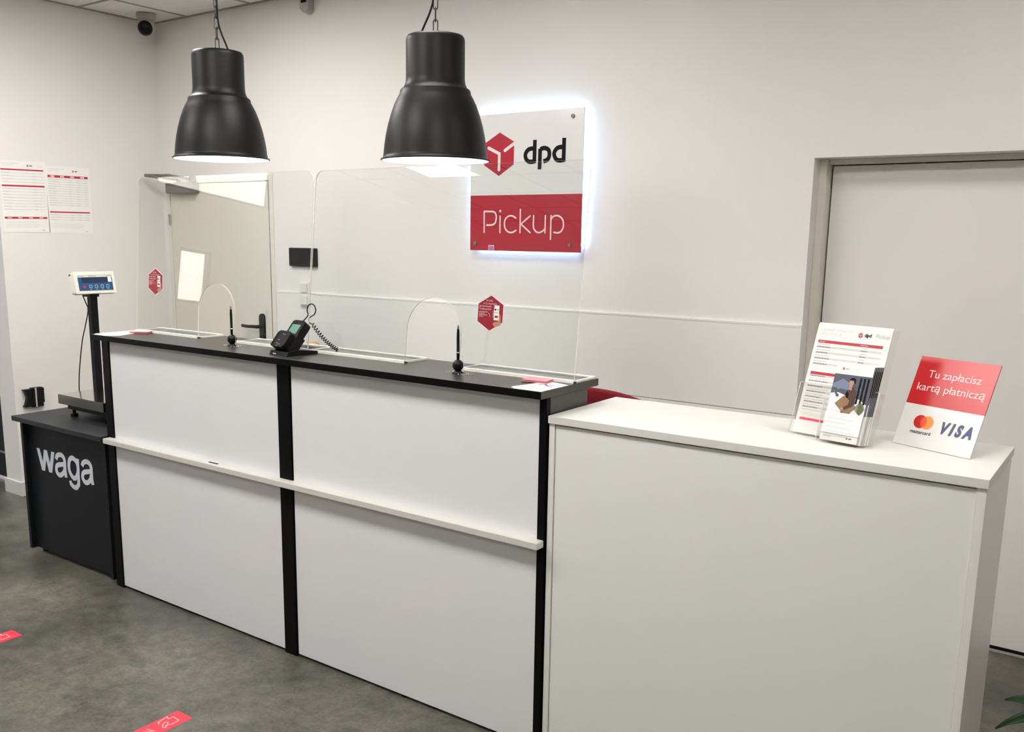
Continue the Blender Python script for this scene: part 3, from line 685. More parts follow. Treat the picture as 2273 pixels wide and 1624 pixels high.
# ================================================================== GLOWING WALL SIGN
SX0, SX1, SZ0, SZ1, SZM = -2.857, -2.214, 1.519, 2.170, 1.7875
YS = 3.765
sg = thing('wall_sign', 'square backlit white and red sign on the back wall, reading Pickup', 'sign', ((SX0+SX1)/2, YB, SZ0))
T = Matrix.Translation((-(SX0+SX1)/2, -YB, -SZ0))
b = MB(); b.box(SX0, SX1, YS, YS+0.008, SZM, SZ1, SIGNW, M=T); b.box(SX0, SX1, YS, YS+0.008, SZ0, SZM, REDS, M=T); b.build('panel', sg, recalc=False)
b = MB(); e = 0.006
for q in ((SX0+0.03, SX1-0.03, SZ0+e, SZ0+e+0.008), (SX0+0.03, SX1-0.03, SZ1-e-0.008, SZ1-e), (SX0+e, SX0+e+0.008, SZ0+0.03, SZ1-0.03), (SX1-e-0.008, SX1-e, SZ0+0.03, SZ1-0.03)):
    b.box(q[0], q[1], YB-0.020, YB-0.011, q[2], q[3], HALO, M=T)
b.build('led_strip', sg)
b = MB(); b.box(SX0+0.03, SX1-0.03, YS+0.008, YB-0.001, SZ0+0.03, SZ1-0.03, LGREY, M=T); b.build('back_box', sg)
for x, z in ((SX0+0.033, SZ0+0.035), (SX1-0.057, SZ0+0.035), (SX1-0.057, SZ1-0.035), (SX0+0.033, SZ1-0.035)):
    b = MB(); b.cyl(T @ Vector((x, YS-0.007, z)), T @ Vector((x, YS, z)), 0.009, DCLOSE, 20); b.build('standoff_stud', sg)
PICK = [[(0.1102, 0.0781), (0.1089, 0.18), (0.1555, 0.1797), (0.1734, 0.1753), (0.1828, 0.1603), (0.183, 0.1422), (0.1775, 0.1254), (0.1646, 0.1162), (0.1433, 0.1136), (0.1262, 0.1135)], [(0.2061, 0.1564), (0.2064, 0.0776)], [(0.2996, 0.1478), (0.2843, 0.1563), (0.2684, 0.1588), (0.251, 0.1537), (0.2369, 0.1396), (0.2331, 0.1191), (0.2376, 0.0985), (0.2507, 0.0844), (0.2699, 0.0786), (0.2874, 0.0813), (0.3014, 0.0891)], [(0.3261, 0.1878), (0.3259, 0.0786)], [(0.3826, 0.1574), (0.3306, 0.1194), (0.3844, 0.0791)], [(0.4034, 0.1586), (0.4031, 0.1095), (0.4087, 0.0944), (0.4197, 0.0832), (0.435, 0.0795), (0.4501, 0.0834), (0.4625, 0.0915), (0.4680, 0.0975)], [(0.4702, 0.1585), (0.4693, 0.0786)], [(0.5017, 0.1584), (0.5015, 0.0489)], [(0.5013, 0.1398), (0.5143, 0.1547), (0.535, 0.1591), (0.5529, 0.1534), (0.5665, 0.1398), (0.5715, 0.1202), (0.5686, 0.1004), (0.5564, 0.0843), (0.5388, 0.0792), (0.5194, 0.0815)]]
b = MB(); pr = Print(b, T @ Vector((-2.88, YS, 1.53)), (1, 0, 0), (0, 0, 1), (0, -1, 0))
for i, st in enumerate(PICK): pr.stroke(st if i else st[:2], 0.0078, PINKW, 0.0008+0.00003*i, smooth=i in (2, 5, 8), rnd=True)
pr.stroke(PICK[0][1:3], 0.0085, PINKW, 0.0011); pr.stroke(PICK[0][2:], 0.0085, PINKW, 0.0012, smooth=True, rnd=True)
pr.disc(0.2073, 0.1815, 0.0062, PINKW, 0.001)
tag(b.build('lettering', sg, recalc=False), 'thin white word Pickup on red')
DPD = [[(0.4021, 0.5092), (0.4007, 0.4087)], [(0.3977, 0.469), (0.3822, 0.4701), (0.3641, 0.4646), (0.3514, 0.4504), (0.3491, 0.4358), (0.356, 0.4208), (0.368, 0.4119), (0.3836, 0.4097), (0.4089, 0.413)], [(0.4324, 0.468), (0.4309, 0.3732)], [(0.4332, 0.4648), (0.4489, 0.4693), (0.4641, 0.4683), (0.4795, 0.4598), (0.4845, 0.4431), (0.4817, 0.4266), (0.4707, 0.4146), (0.4517, 0.4095)], [(0.564, 0.5108), (0.563, 0.4072)], [(0.5604, 0.4687), (0.5443, 0.4704), (0.527, 0.466), (0.5137, 0.4522), (0.5111, 0.4379), (0.517, 0.4233), (0.5285, 0.413), (0.5461, 0.4103), (0.5719, 0.4143)]]
b = MB(); pr = Print(b, T @ Vector((-2.88, YS, 1.53)), (1, 0, 0), (0, 0, 1), (0, -1, 0))
for i, st in enumerate(DPD): pr.stroke(st, 0.0205, PDARK, 0.0008+0.00004*i, smooth=len(st) > 2)
tag(b.build('lettering', sg, recalc=False), 'bold black letters dpd on white')
b = MB(); pr = Print(b, T @ Vector((-2.88, YS, 1.53)), (1, 0, 0), (0, 0, 1), (0, -1, 0))
pr.poly([(0.1988, 0.5531), (0.1096, 0.5054), (0.1068, 0.4014), (0.1958, 0.3489), (0.2818, 0.4011), (0.2832, 0.5066)], REDS, 0.0008)
pr.stroke([(0.2951, 0.5044), (0.2304, 0.4676)], 0.0155, SIGNW, 0.0014, rnd=True); pr.stroke([(0.1334, 0.4828), (0.1974, 0.4533), (0.1959, 0.3781)], 0.0155, SIGNW, 0.0014, rnd=True)
tag(b.build('emblem', sg, recalc=False), 'red hexagonal parcel emblem')
b = MB(); pr = Print(b, T @ Vector((-2.88, YS, 1.53)), (1, 0, 0), (0, 0, 1), (0, -1, 0))
pr.rect(0.137, -0.010, 0.172, 0.016, PINKW, 0.0008); pr.rect(0.140, -0.010, 0.169, 0.012, mat('lilac_print', (0.45, 0.15, 0.42), 0.4), 0.0011)
b.build('small_label', sg, recalc=False)

# ================================================================== THINGS ON THE WALLS
t = thing('wall_tablet', 'black touch panel mounted on the back wall beside the door', 'touch panel', (-4.117, YB, 1.40))
b = MB(); b.box(-0.113, 0.113, -0.022, 0, 0.0, 0.107, BLK); b.build('housing', t, bevel=0.005)
b = MB(); b.box(-0.105, 0.105, -0.0235, -0.0222, 0.006, 0.101, mat('dark_glass', (0.004, 0.004, 0.004), 0.08)); b.build('screen', t)
t = thing('light_switch', 'white double light switch plate below the black wall panel', 'switch', (-4.107, YB-0.006, 1.165))
b = MB(); b.box(-0.041, 0.041, -0.012, 0, 0.0, 0.146, SWHITE); b.build('plate', t, bevel=0.003)
for z in (0.010, 0.082):
    b = MB(); b.box(-0.026, 0.026, -0.019, -0.0125, z, z+0.054, SWHITE, M=Matrix.Translation((0, 0, 0))); b.build('rocker', t, bevel=0.002)
t = thing('motion_sensor', 'small pale grey sensor high on the back wall under the ceiling', 'sensor', (-4.022, YB, 2.795))
b = MB(); b.prism([(-0.026, 0.0), (-0.014, -0.012), (0.014, -0.012), (0.030, 0.002), (0.036, 0.105), (-0.036, 0.105), (-0.036, 0.012)], -0.045, 0, LGREY, M=Matrix.Translation((0, 0, 0.012))); b.build('housing', t, bevel=0.006)
b = MB(); b.box(-0.022, 0.018, -0.048, -0.0455, 0.05, 0.095, BLKM); b.build('lens', t)
t = thing('security_camera', 'round turret security camera with black face in the ceiling corner', 'security camera', (-5.27, 3.62, 2.91))
b = MB(); b.lathe([(0.0005, -0.003), (0.058, -0.003), (0.060, -0.012), (0.056, -0.032), (0.045, -0.042), (0.0005, -0.044)], LGREY, 40); b.build('mount', t)
b = MB(); b.sphere((0, 0, -0.078), 0.055, LGREY, 36, 24); hd = b.build('housing', t)
dv = (Vector((0, 0, 1.6))-Vector((-5.27, 3.62, 2.83))); dv = (dv.normalized()+Vector((-0.25, -0.1, -0.15))).normalized()
M_ = Matrix.Translation((0, 0, -0.078)) @ dv.to_track_quat('Z', 'Y').to_matrix().to_4x4()
b = MB(); b.lathe([(0.0005, 0.056), (0.030, 0.053), (0.040, 0.046), (0.045, 0.034)], BLK, 32, M=M_)
b.cyl((-0.014, 0, 0.054), (-0.014, 0, 0.057), 0.010, BLKM, 16, M=M_); b.cyl((0.016, 0, 0.052), (0.016, 0, 0.055), 0.006, BLKM, 12, M=M_); b.build('face', hd)
t = thing('cable_bracket', 'small black and steel clamp fixed low on the left wall above the desk', 'bracket', (XL, 2.82, 0.54))
b = MB()   # local: x out of the wall, y along it
b.box(0, 0.035, -0.012, 0.055, 0.0, 0.118, BLK)
b.prism([(-0.062, 0.006), (-0.012, 0.006), (-0.012, 0.112), (-0.062, 0.112), (-0.050, 0.092), (-0.040, 0.060), (-0.050, 0.026)], -0.03, -0.005, BLK, M=Matrix.Rotation(math.radians(90), 4, 'Z'))
b.build('body', t, bevel=0.004)
b = MB(); b.box(0.035, 0.038, 0.004, 0.014, 0.0, 0.118, CHROME); b.build('steel_strip', t)
b = MB(); b.box(0.0, 0.028, 0.054, 0.066, 0.022, 0.112, BLKM); b.build('clip', t, bevel=0.003)

# price lists on the left wall
def pricelist(y0, y1, z0, z1, label, bars, rows, cols, rot=0.0):
    b = MB(); W = y1-y0; H = z1-z0
    R = Matrix.Rotation(rot, 4, 'X')
    b.box(0.0, 0.0012, 0, W, 0, H, PAPER)
    p = Print(b, (0.0012, 0, 0), (0, 1, 0), (0, 0, 1), (1, 0, 0))
    p.rect(W*0.05, H*0.957, W*0.42, H*0.964, PLGREY); p.rect(W*0.05, H*0.930, W*0.30, H*0.936, PLGREY)
    p.logo(W*0.62, H*0.935, H*0.034); 
    if cols == 0: p.text('Pickup', W*0.83, H*0.928, H*0.028, PLGREY)
    for v0, v1 in bars:
        p.rect(W*0.04, H*v0, W*0.955, H*v1, RED)
        if v1-v0 > 0.025:
            for u in (0.1, 0.32, 0.55, 0.78): p.rect(W*u, H*(v0+0.008), W*(u+0.09), H*(v1-0.008), PINKW, 0.0006)
    for v0, v1, n in rows:
        for i in range(n):
            v = v1+(v0-v1)*(i+0.5)/n
            p.rect(W*0.04, H*v-0.0006, W*0.955, H*v+0.0006, PGREY)
            p.rect(W*0.05, H*v+0.0015, W*(0.18+0.14*random.random()), H*v+0.0035, PLGREY)
            for u in ((0.70,) if cols == 0 else (0.50, 0.68, 0.86)): p.rect(W*u, H*v-0.0025, W*(u+0.07), H*v+0.0025, PLGREY, 0.0005)
    for k in range(5): p.rect(W*0.05, H*(0.145-0.018*k), W*(0.8-0.1*random.random()), H*(0.149-0.018*k), PLGREY)
    p.logo(W*0.84, H*0.025, H*0.014)
    o = b.build('price_list', recalc=False); o.location = (XL+0.0006, y0, z0); o.rotation_euler = (rot, 0, 0)
    return tag(o, label, 'notice', 'price lists on the left wall')
pricelist(2.738, 3.014, 1.577, 1.985, 'white price list with three thin red bars, nearer the wall end', [(0.865, 0.885), (0.640, 0.662), (0.190, 0.218)], [(0.68, 0.85, 4), (0.30, 0.63, 8)], 0, 0.012)
pricelist(3.010, 3.290, 1.576, 1.970, 'white price list with a thick red header and columns, nearer the corner', [(0.83, 0.865), (0.305, 0.325)], [(0.40, 0.82, 12), (0.18, 0.29, 3)], 1)

# ================================================================== STAND SIGN AND HOLDERS ON THE WHITE CABINET
def framed(x, y, z, yaw, lean):
    return Matrix.Translation((x, y, z)) @ Matrix.Rotation(yaw, 4, 'Z') @ Matrix.Rotation(-lean, 4, 'X')
ZW = 1.080
ss = thing('table_sign', 'red and white tilted card payment sign on the white cabinet', 'sign', (-0.521, 2.505, ZW), -0.403)
W, H = 0.211, 0.240; L = Matrix.Rotation(-0.392, 4, 'X')
b = MB(); b.prism([(0, 0.0015), (W, 0.0015), (W, H*0.466), (0, H*0.466)], 0, 0.003, SIGNW, M=L); b.prism([(0, H*0.466), (W, H*0.466), (W, H), (0, H)], 0, 0.003, REDB, M=L); b.build('panel', ss, recalc=False)
b = MB(); b.prism([(W*0.3, 0.004), (W*0.7, 0.004), (W*0.62, H*0.62), (W*0.38, H*0.62)], 0, 0.002, SIGNW, M=Matrix.Translation((0, 0.085, 0)) @ Matrix.Rotation(-0.08, 4, 'X') )
b.box(W*0.3, W*0.7, 0.004, 0.088, 0.0, 0.002, SIGNW); b.build('stand', ss)
b = MB(); p = Print(b, (0, 0, 0), (1, 0, 0), L.to_3x3() @ Vector((0, 0, 1)), L.to_3x3() @ Vector((0, -1, 0)))
p.text('Tu zapłacisz', W*0.5, H*0.775, 0.0285, PINKW, align='C', sx=1.03); p.text('kartą płatniczą', W*0.5, H*0.625, 0.0285, PINKW, align='C', sx=1.06)
tag(b.build('lettering', ss, recalc=False), 'thin white Polish wording on red')
b = MB(); p = Print(b, (0, 0, 0), (1, 0, 0), L.to_3x3() @ Vector((0, 0, 1)), L.to_3x3() @ Vector((0, -1, 0)))
p.disc(W*0.265, H*0.285, 0.0175, MRED, 0.0005); p.disc(W*0.355, H*0.285, 0.0175, ORANGE, 0.0004)
r = 0.0175; dd = W*0.09/2; th = math.acos(dd/r); cxm = W*0.31
ln = [(W*0.265+r*math.cos(a), H*0.285+r*math.sin(a)) for a in [-th+2*th*i/12 for i in range(13)]] + [(W*0.355-r*math.cos(a), H*0.285+r*math.sin(a)) for a in [-th+2*th*i/12 for i in range(13)]]
p.poly([(W*0.265+r*math.cos(-th+2*th*i/12), H*0.285+r*math.sin(-th+2*th*i/12)) for i in range(13)]+[(W*0.355-r*math.cos(-th+2*th*i/12), H*0.285-r*math.sin(-th+2*th*i/12)*-1*-1) for i in range(1, 12)], MMID, 0.0007)
p.text('mastercard', W*0.31, H*0.155, 0.0125, PDARK, align='C', bold=0.015)
tag(b.build('card_emblem', ss, recalc=False), 'overlapping red and orange discs over the word mastercard')
b = MB(); p = Print(b, (0, 0, 0), (1, 0, 0), L.to_3x3() @ Vector((0, 0, 1)), L.to_3x3() @ Vector((0, -1, 0)))
p.text('V I S A', W*0.735, H*0.205, 0.0400, VBLUE, align='C', bold=0.062, shear=0.25, sx=0.74)
tag(b.build('card_lettering', ss, recalc=False), 'bold slanted dark blue word VISA')

def holder(name, label, x, y, yaw, lean, W, Hb, D, pocket, side):
    """clear leaflet holder: leaning back plate, front pocket, sides and bottom"""
    t = thing(name, label, 'leaflet holder', (x, y, ZW+0.003), yaw)
    L = Matrix.Rotation(-lean, 4, 'X'); e = 0.006
    def plate(nm, x0, x1, y0, y1, z0, z1):
        b = MB(); vs = [L @ Vector((xx, yy, zz)) + Vector((0, 0, 0.004)) for xx in (x0, x1) for yy in (y0, y1) for zz in (z0, z1)]
        b.add(vs, [(0, 1, 3, 2), (4, 6, 7, 5), (0, 4, 5, 1), (2, 3, 7, 6), (0, 2, 6, 4), (1, 5, 7, 3)], HCLEAR)
        return b, nm
    for nm, q in (('back_plate', (-e, W+e, D, D+0.002, 0, Hb)), ('front_pocket', (-e, W+e, -0.004, -0.002, 0, pocket)), ('side', (-e-0.002, -e, -0.004, D+0.002, 0, side)), ('side', (W+e, W+e+0.002, -0.004, D+0.002, 0, side)), ('bottom', (-e, W+e, -0.004, D, -0.002, 0))):
        b, nm = plate(nm, *q)
        x0, x1, y0, y1, z0, z1 = q
        rim = 0.0012
        if nm == 'front_pocket': b.box(x0, x1, y0, y1, z1, z1+rim, HEDGE, M=Matrix.Translation((0, 0, 0.004)) @ L)
        if nm == 'side': b.box(x0, x1, y0-rim, y0, z0, z1, HEDGE, M=Matrix.Translation((0, 0, 0.004)) @ L)
        b.build(nm, t)
    return t
LA = 0.30
holder('leaflet_holder', 'large clear plastic leaflet holder at the left on the white cabinet', -0.765, 2.453, -0.27, LA, 0.212, 0.302, 0.022, 0.135, 0.135)
holder('brochure_holder', 'small clear plastic brochure holder in front of the large one', -0.6765, 2.3965, -0.206, 0.33, 0.103, 0.19, 0.024, 0.02, 0.105)
# A4 price list in the large holder
def leaning(name, label, cat, x, y, yaw, lean, W, H, back, drawfn, group=None, z=ZW+0.0075, th=0.0012, mt=None):
    M = Matrix.Rotation(-lean, 4, 'X'); b = MB(); b.box(0, W, back, back+th, 0, H, mt or PAPER, M=M)
    p = Print(b, M @ Vector((0, back, 0)), (1, 0, 0), M.to_3x3() @ Vector((0, 0, 1)), M.to_3x3() @ Vector((0, -1, 0)))
    if drawfn: drawfn(p)
    o = b.build(name, recalc=False); o.location = (x, y, z); o.rotation_euler = (0, 0, yaw); return tag(o, label, cat, group)
PTXT = mat('print_text', (0.16, 0.16, 0.16), 0.6)
def dashes(p, u, v, length, hh, mt, h=0.0005):
    """a line of print too small to read: short word-length strokes"""
    x = 0.0; k = 0
    while x < length:
        ww = 0.003+0.0045*random.random(); p.rect(u+x, v, u+min(x+ww, length), v+hh, mt, h); x += ww+0.0011
def a4(p):
    W, H = 0.21, 0.297
    p.text('CENNIK KRAJOWY', 0.010, H*0.945, 0.0115, PLGREY); p.text('DPD PICKUP', 0.010, H*0.905, 0.0115, PLGREY)
    p.logo(W*0.60, H*0.935, 0.0150); p.text('Pickup', W*0.80, H*0.925, 0.0145, PGREY)
    p.rect(0.012, H*0.868, 0.05, H*0.871, PLGREY)
    p.rect(0.010, H*0.835, W*0.92, H*0.861, RED); p.rect(0.014, H*0.845, 0.03, H*0.849, PINKW, 0.0006); p.rect(W*0.63, H*0.845, W*0.73, H*0.849, PINKW, 0.0006)
    for i in range(8):
        v = H*(0.815-0.026*i)
        if i % 2 == 1: p.rect(0.010, v, W*0.92, v+H*0.02, PLGREY, 0.0003)
        dashes(p, 0.010, v+0.0015, 0.036+0.004*(i % 3), 0.0022 if i % 2 else 0.0014, PTXT if i % 2 else PGREY); dashes(p, W*0.65, v+0.0015, 0.017, 0.0022 if i % 2 else 0.0014, PTXT if i % 2 else PGREY)
    p.rect(0.012, H*0.59, 0.09, H*0.593, PLGREY)
    p.rect(0.010, H*0.542, W*0.92, H*0.568, RED)
    for i in range(14):
        v = H*(0.522-0.024*i)
        if i % 2 == 0: p.rect(0.010, v, W*0.92, v+H*0.018, PLGREY, 0.0003)
        dashes(p, 0.010, v+0.0015, 0.045+0.006*(i*7 % 4), 0.0020 if i % 2 == 0 else 0.0013, PTXT if i % 2 == 0 else PGREY)
    for i in range(4): p.rect(0.010, H*(0.185-0.008*i), 0.11, H*(0.188-0.008*i), PLGREY)
    p.rect(0.010, H*0.118, W*0.92, H*0.142, TAPE)
    for i in range(6): p.rect(0.010, H*(0.09-0.012*i), 0.07+0.02*(i % 3), H*(0.0915-0.012*i), PLGREY)
leaning('price_list', 'upright A4 price list standing in the large clear holder', 'notice', -0.765, 2.453, -0.27, LA, 0.21, 0.297, 0.004, a4)
# a second sheet behind it peeking out at the top
leaning('paper_sheet', 'blank white sheet peeking out behind the upright price list', 'paper', -0.766, 2.453, -0.27, LA, 0.21, 0.304, 0.008, None)
def front_bro(p):
    W, H = 0.10, 0.206
    p.logo(W*0.20, H*0.925, 0.0075, textm=PGREY); p.text('Pickup', W*0.42, H*0.918, 0.007, PLGREY)
    y0, y1 = H*0.365, H*0.855
    p.rect(0, y0, W, y1, SNOW, 0.0003)
    p.poly([(0, H*0.60), (W*0.2, H*0.62), (W*0.5, H*0.58), (W*0.8, H*0.56), (W, H*0.50), (W, y1), (0, y1)], TREE, 0.0004)
    p.poly([(0, H*0.72), (W*0.25, H*0.80), (W*0.5, H*0.74), (W*0.5, H*0.66), (0, H*0.68)], BLUEH, 0.0005)
    for i in range(18):
        u = W*(0.02+0.93*random.random()); v = H*(0.58+0.20*random.random()); p.disc(u, v, W*(0.02+0.03*random.random()), BLUEH if i % 2 else TREE, 0.0005+i*1e-5, 9)
    for u in (0.70, 0.80, 0.90): p.rect(W*u, H*0.50, W*(u+0.05), H*0.83, PDARK, 0.0008)
    for i in range(14): p.stroke([(W*0.88, y0), (W*(0.70+0.022*i), H*(0.42+0.10*math.sin(0.2+i*0.2)))], W*0.018, BUSH, 0.0009+i*1e-5)
    # person in a brown coat carrying a cardboard box
    p.poly([(W*0.38, H*0.36), (W*0.62, H*0.36), (W*0.70, H*0.48), (W*0.68, H*0.64), (W*0.60, H*0.70), (W*0.48, H*0.695), (W*0.42, H*0.62)], SUEDE, 0.0012)
    p.poly([(W*0.46, H*0.67), (W*0.54, H*0.66), (W*0.54, H*0.73), (W*0.47, H*0.73)], SKIN, 0.0013); p.disc(W*0.50, H*0.755, W*0.062, SKIN, 0.0014, sy=1.35)
    p.poly([(W*0.43, H*0.78), (W*0.46, H*0.815), (W*0.54, H*0.825), (W*0.60, H*0.80), (W*0.60, H*0.745), (W*0.565, H*0.76), (W*0.55, H*0.785), (W*0.46, H*0.785)], PDARK, 0.0015)
    p.poly([(W*0.40, H*0.60), (W*0.44, H*0.66), (W*0.50, H*0.60), (W*0.47, H*0.52)], PDARK, 0.00155)
    p.poly([(W*0.18, H*0.475), (W*0.38, H*0.59), (W*0.76, H*0.46), (W*0.60, H*0.365), (W*0.45, H*0.365)], KRAFT, 0.0016)
    p.disc(W*0.37, H*0.535, W*0.03, MMID, 0.0018, 6)
    p.poly([(W*0.56, H*0.60), (W*0.68, H*0.58), (W*0.66, H*0.46), (W*0.46, H*0.405), (W*0.42, H*0.435), (W*0.54, H*0.48)], SUEDE, 0.0019); p.disc(W*0.40, H*0.42, W*0.035, SKIN, 0.002)
    p.rect(0, 0, W, y0, PAPER, 0.0022)
    p.text('Drogi Kliencie,', W*0.09, H*0.315, 0.0098, PLGREY, 0.0025)
    for i in range(13):
        if i in (5, 10): continue
        p.rect(W*0.09, H*(0.285-0.0185*i), W*(0.55+0.33*random.random()), H*(0.289-0.0185*i), PLGREY if i % 3 else PGREY, 0.0025)
    dashes(p, W*0.08, H*0.048, 0.022, 0.0018, PGREY, 0.0025); p.logo(W*0.72, H*0.055, 0.006, h=0.0025)
def back_bro(p):
    W, H = 0.10, 0.206; p.rect(0, H*0.36, W, H*0.985, TREE, 0.0003); p.rect(W*0.5, H*0.6, W, H*0.93, PDARK, 0.0004)
b0 = None
for i in range(7):
    d = 0.0035*i
    if i == 0:
        leaning('brochure', 'front brochure of the small holder, with a person in brown coat carrying a box', 'brochure', -0.6755, 2.398, -0.206, 0.33, 0.10, 0.2035, 0.0, front_bro, 'brochures in the small holder')
    elif i == 1:
        b0 = leaning('brochure', 'brochure with a dark picture tucked behind the front one', 'brochure', -0.6745, 2.398, -0.206, 0.33, 0.10, 0.206, 0.003, back_bro, 'brochures in the small holder')
        b0['label'] = 'brochure hidden in the fanned stack behind the front one'
    else:
        c = b0.copy(); COL.objects.link(c); M = Matrix.Rotation(-0.206, 4, 'Z')
        c.location = b0.location + M @ Vector((0.0028*(i-1), 0.0030*(i-1), 0.0))

# ================================================================== CHAIRS BEHIND THE COUNTER
def office_chair(x, y, top, rz, label, fab):
    t = thing('office_chair', label, 'chair', (x, y, 0), rz)
    b = MB(); n = 16; Wd = 0.235; bot = top-0.42; vs = []; fs = []
    for j in range(13):
        v = j/12
        for i in range(n+1):
            u = -1+2*i/n; crown = 0.012*(1-u*u)*1.6
            zz = bot+(top-0.02-bot)*v + (0.02+crown-0.02)*v
            vs.append((u*Wd*(1-0.04*(1-v)), 0.05*u*u*-1+0.02, zz))
    m_ = len(vs); vs += [(a, bb+0.04, c) for a, bb, c in vs]
    def idx(i, j, k=0): return k*m_+j*(n+1)+i
    for j in range(12):
        for i in range(n): fs.append((idx(i, j), idx(i+1, j), idx(i+1, j+1), idx(i, j+1))); fs.append((idx(i, j, 1), idx(i, j+1, 1), idx(i+1, j+1, 1), idx(i+1, j, 1)))
    for i in range(n): fs.append((idx(i, 0), idx(i, 0, 1), idx(i+1, 0, 1), idx(i+1, 0))); fs.append((idx(i, 12), idx(i+1, 12), idx(i+1, 12, 1), idx(i, 12, 1)))
    for j in range(12): fs.append((idx(0, j), idx(0, j+1), idx(0, j+1, 1), idx(0, j, 1))); fs.append((idx(n, j), idx(n, j, 1), idx(n, j+1, 1), idx(n, j+1)))
    b.add(vs, fs, fab, True); b.build('backrest', t, bevel=0.008, seg=3)
    b = MB(); b.prism(rr(-0.23, 0.23, -0.22, 0.22, 0.07), 0, 0.07, fab, M=Matrix.Translation((0, 0.25, 0.44)) @ Matrix.Rotation(math.radians(90), 4, 'X')); b.build('seat', t, bevel=0.015, seg=3)
    b = MB(); b.cyl((0, 0.25, 0.09), (0, 0.25, 0.40), 0.028, BLKM, 20); b.build('gas_column', t)
    b = MB(); b.tube([(0, 0.25, 0.40), (0, 0.10, 0.39), (0, 0.065, 0.45), (0, 0.063, bot+0.14)], 0.016, BLKM, 10); b.build('back_support', t)
    for k in range(5):
        a = 2*PI*k/5; c, s = math.cos(a), math.sin(a)
        b = MB(); b.cyl((0, 0.25, 0.105), (0.28*c, 0.25+0.28*s, 0.075), 0.020, BLKM, 10, r1=0.013); b.build('leg', t)
        b = MB(); b.cyl((0.28*c-0.02*s, 0.25+0.28*s+0.02*c, 0.028), (0.28*c+0.02*s, 0.25+0.28*s-0.02*c, 0.028), 0.028, BLKM, 16); b.cyl((0.28*c, 0.25+0.28*s, 0.03), (0.28*c, 0.25+0.28*s, 0.08), 0.008, BLKM, 8); b.build('castor', t)
    return t
office_chair(-1.700, 2.985, 1.030, 0, 'red fabric office chair whose back shows behind the end of the counter', FABR)
t = thing('document_tray', 'black document tray tower on the staff desk behind the card terminal', 'tray', (-2.835, 2.64, 0.73))
b = MB(); b.box(-0.09, -0.085, -0.05, 0.06, 0, 0.325, BLKM); b.box(0.085, 0.09, -0.05, 0.06, 0, 0.325, BLKM); b.box(-0.085, 0.085, 0.055, 0.06, 0, 0.325, BLKM); b.build('frame', t)
for k in range(5):
    b = MB(); b.box(-0.085, 0.085, -0.05, 0.055, 0.080*k, 0.080*k+0.004, BLKM); b.build('shelf', t)
b = MB(); M_ = Matrix.Translation((0, 0, 0.048)) @ Matrix.Rotation(math.radians(90), 4, 'X'); b.lathe([(0.038, -0.02), (0.048, -0.02), (0.048, 0.02), (0.038, 0.02), (0.038, -0.02)], TANF, 40, M=M_)
o = b.build('tape_roll'); o.location = (-2.835, 2.65, 1.0545); tag(o, 'roll of brown tape peeking over the counter edge behind the card terminal', 'tape')

# ================================================================== FLOOR MARKS, CABINET, PLANT
def tape(x0, label):
    b = MB(); b.box(0, 0.080, -0.55, 0, 0, 0.0006, TAPE)
    p = Print(b, (0, 0, 0.0006), (1, 0, 0), (0, 1, 0), (0, 0, 1))
    for k in range(3):
        o = -0.19*k
        p.stroke([(0.027, o-0.091), (0.014, o-0.087), (0.007, o-0.047), (0.022, o-0.053), (0.023, o-0.035), (0.057, o-0.037), (0.058, o-0.066), (0.050, o-0.088)], 0.0022, PINKW, 0.0003)
        p.stroke([(0.032, o-0.072), (0.040, o-0.066), (0.048, o-0.075), (0.062, o-0.092), (0.052, o-0.096), (0.036, o-0.084)], 0.0022, PINKW, 0.0003, closed=True)
        p.stroke([(0.020, o-0.135), (0.052, o-0.125), (0.030, o-0.150), (0.060, o-0.145)], 0.0025, PINKW, 0.0003)
    o = b.build('floor_tape', recalc=False); o.location = (x0, 1.720, 0.0); return tag(o, label, 'floor marking', 'red floor stickers')
tape(-2.534, 'red floor sticker strip with white truck outline, in front of the black counter')
o = tape(-3.613, 'red floor sticker strip at the left edge, in front of the anthracite desk'); o.location.y = 1.708

t = thing('dark_cabinet', 'tall black cabinet beyond the left wall end', 'cabinet', (-6.2, 3.05, 0))
b = MB(); b.box(-0.45, 0.45, -0.20, 0.25, 0.018, 0.163, BLKM); b.build('drawer', t, bevel=0.003)
b = MB(); b.box(-0.45, 0.45, -0.20, 0.25, 0.187, 2.0, BLKM); b.build('body', t, bevel=0.003)
b = MB(); b.box(-0.45, 0.45, -0.18, 0.25, 0.163, 0.187, LGREY); b.box(-0.44, 0.44, -0.21, 0.24, 0.0, 0.018, SWHITE); b.build('trim', t)

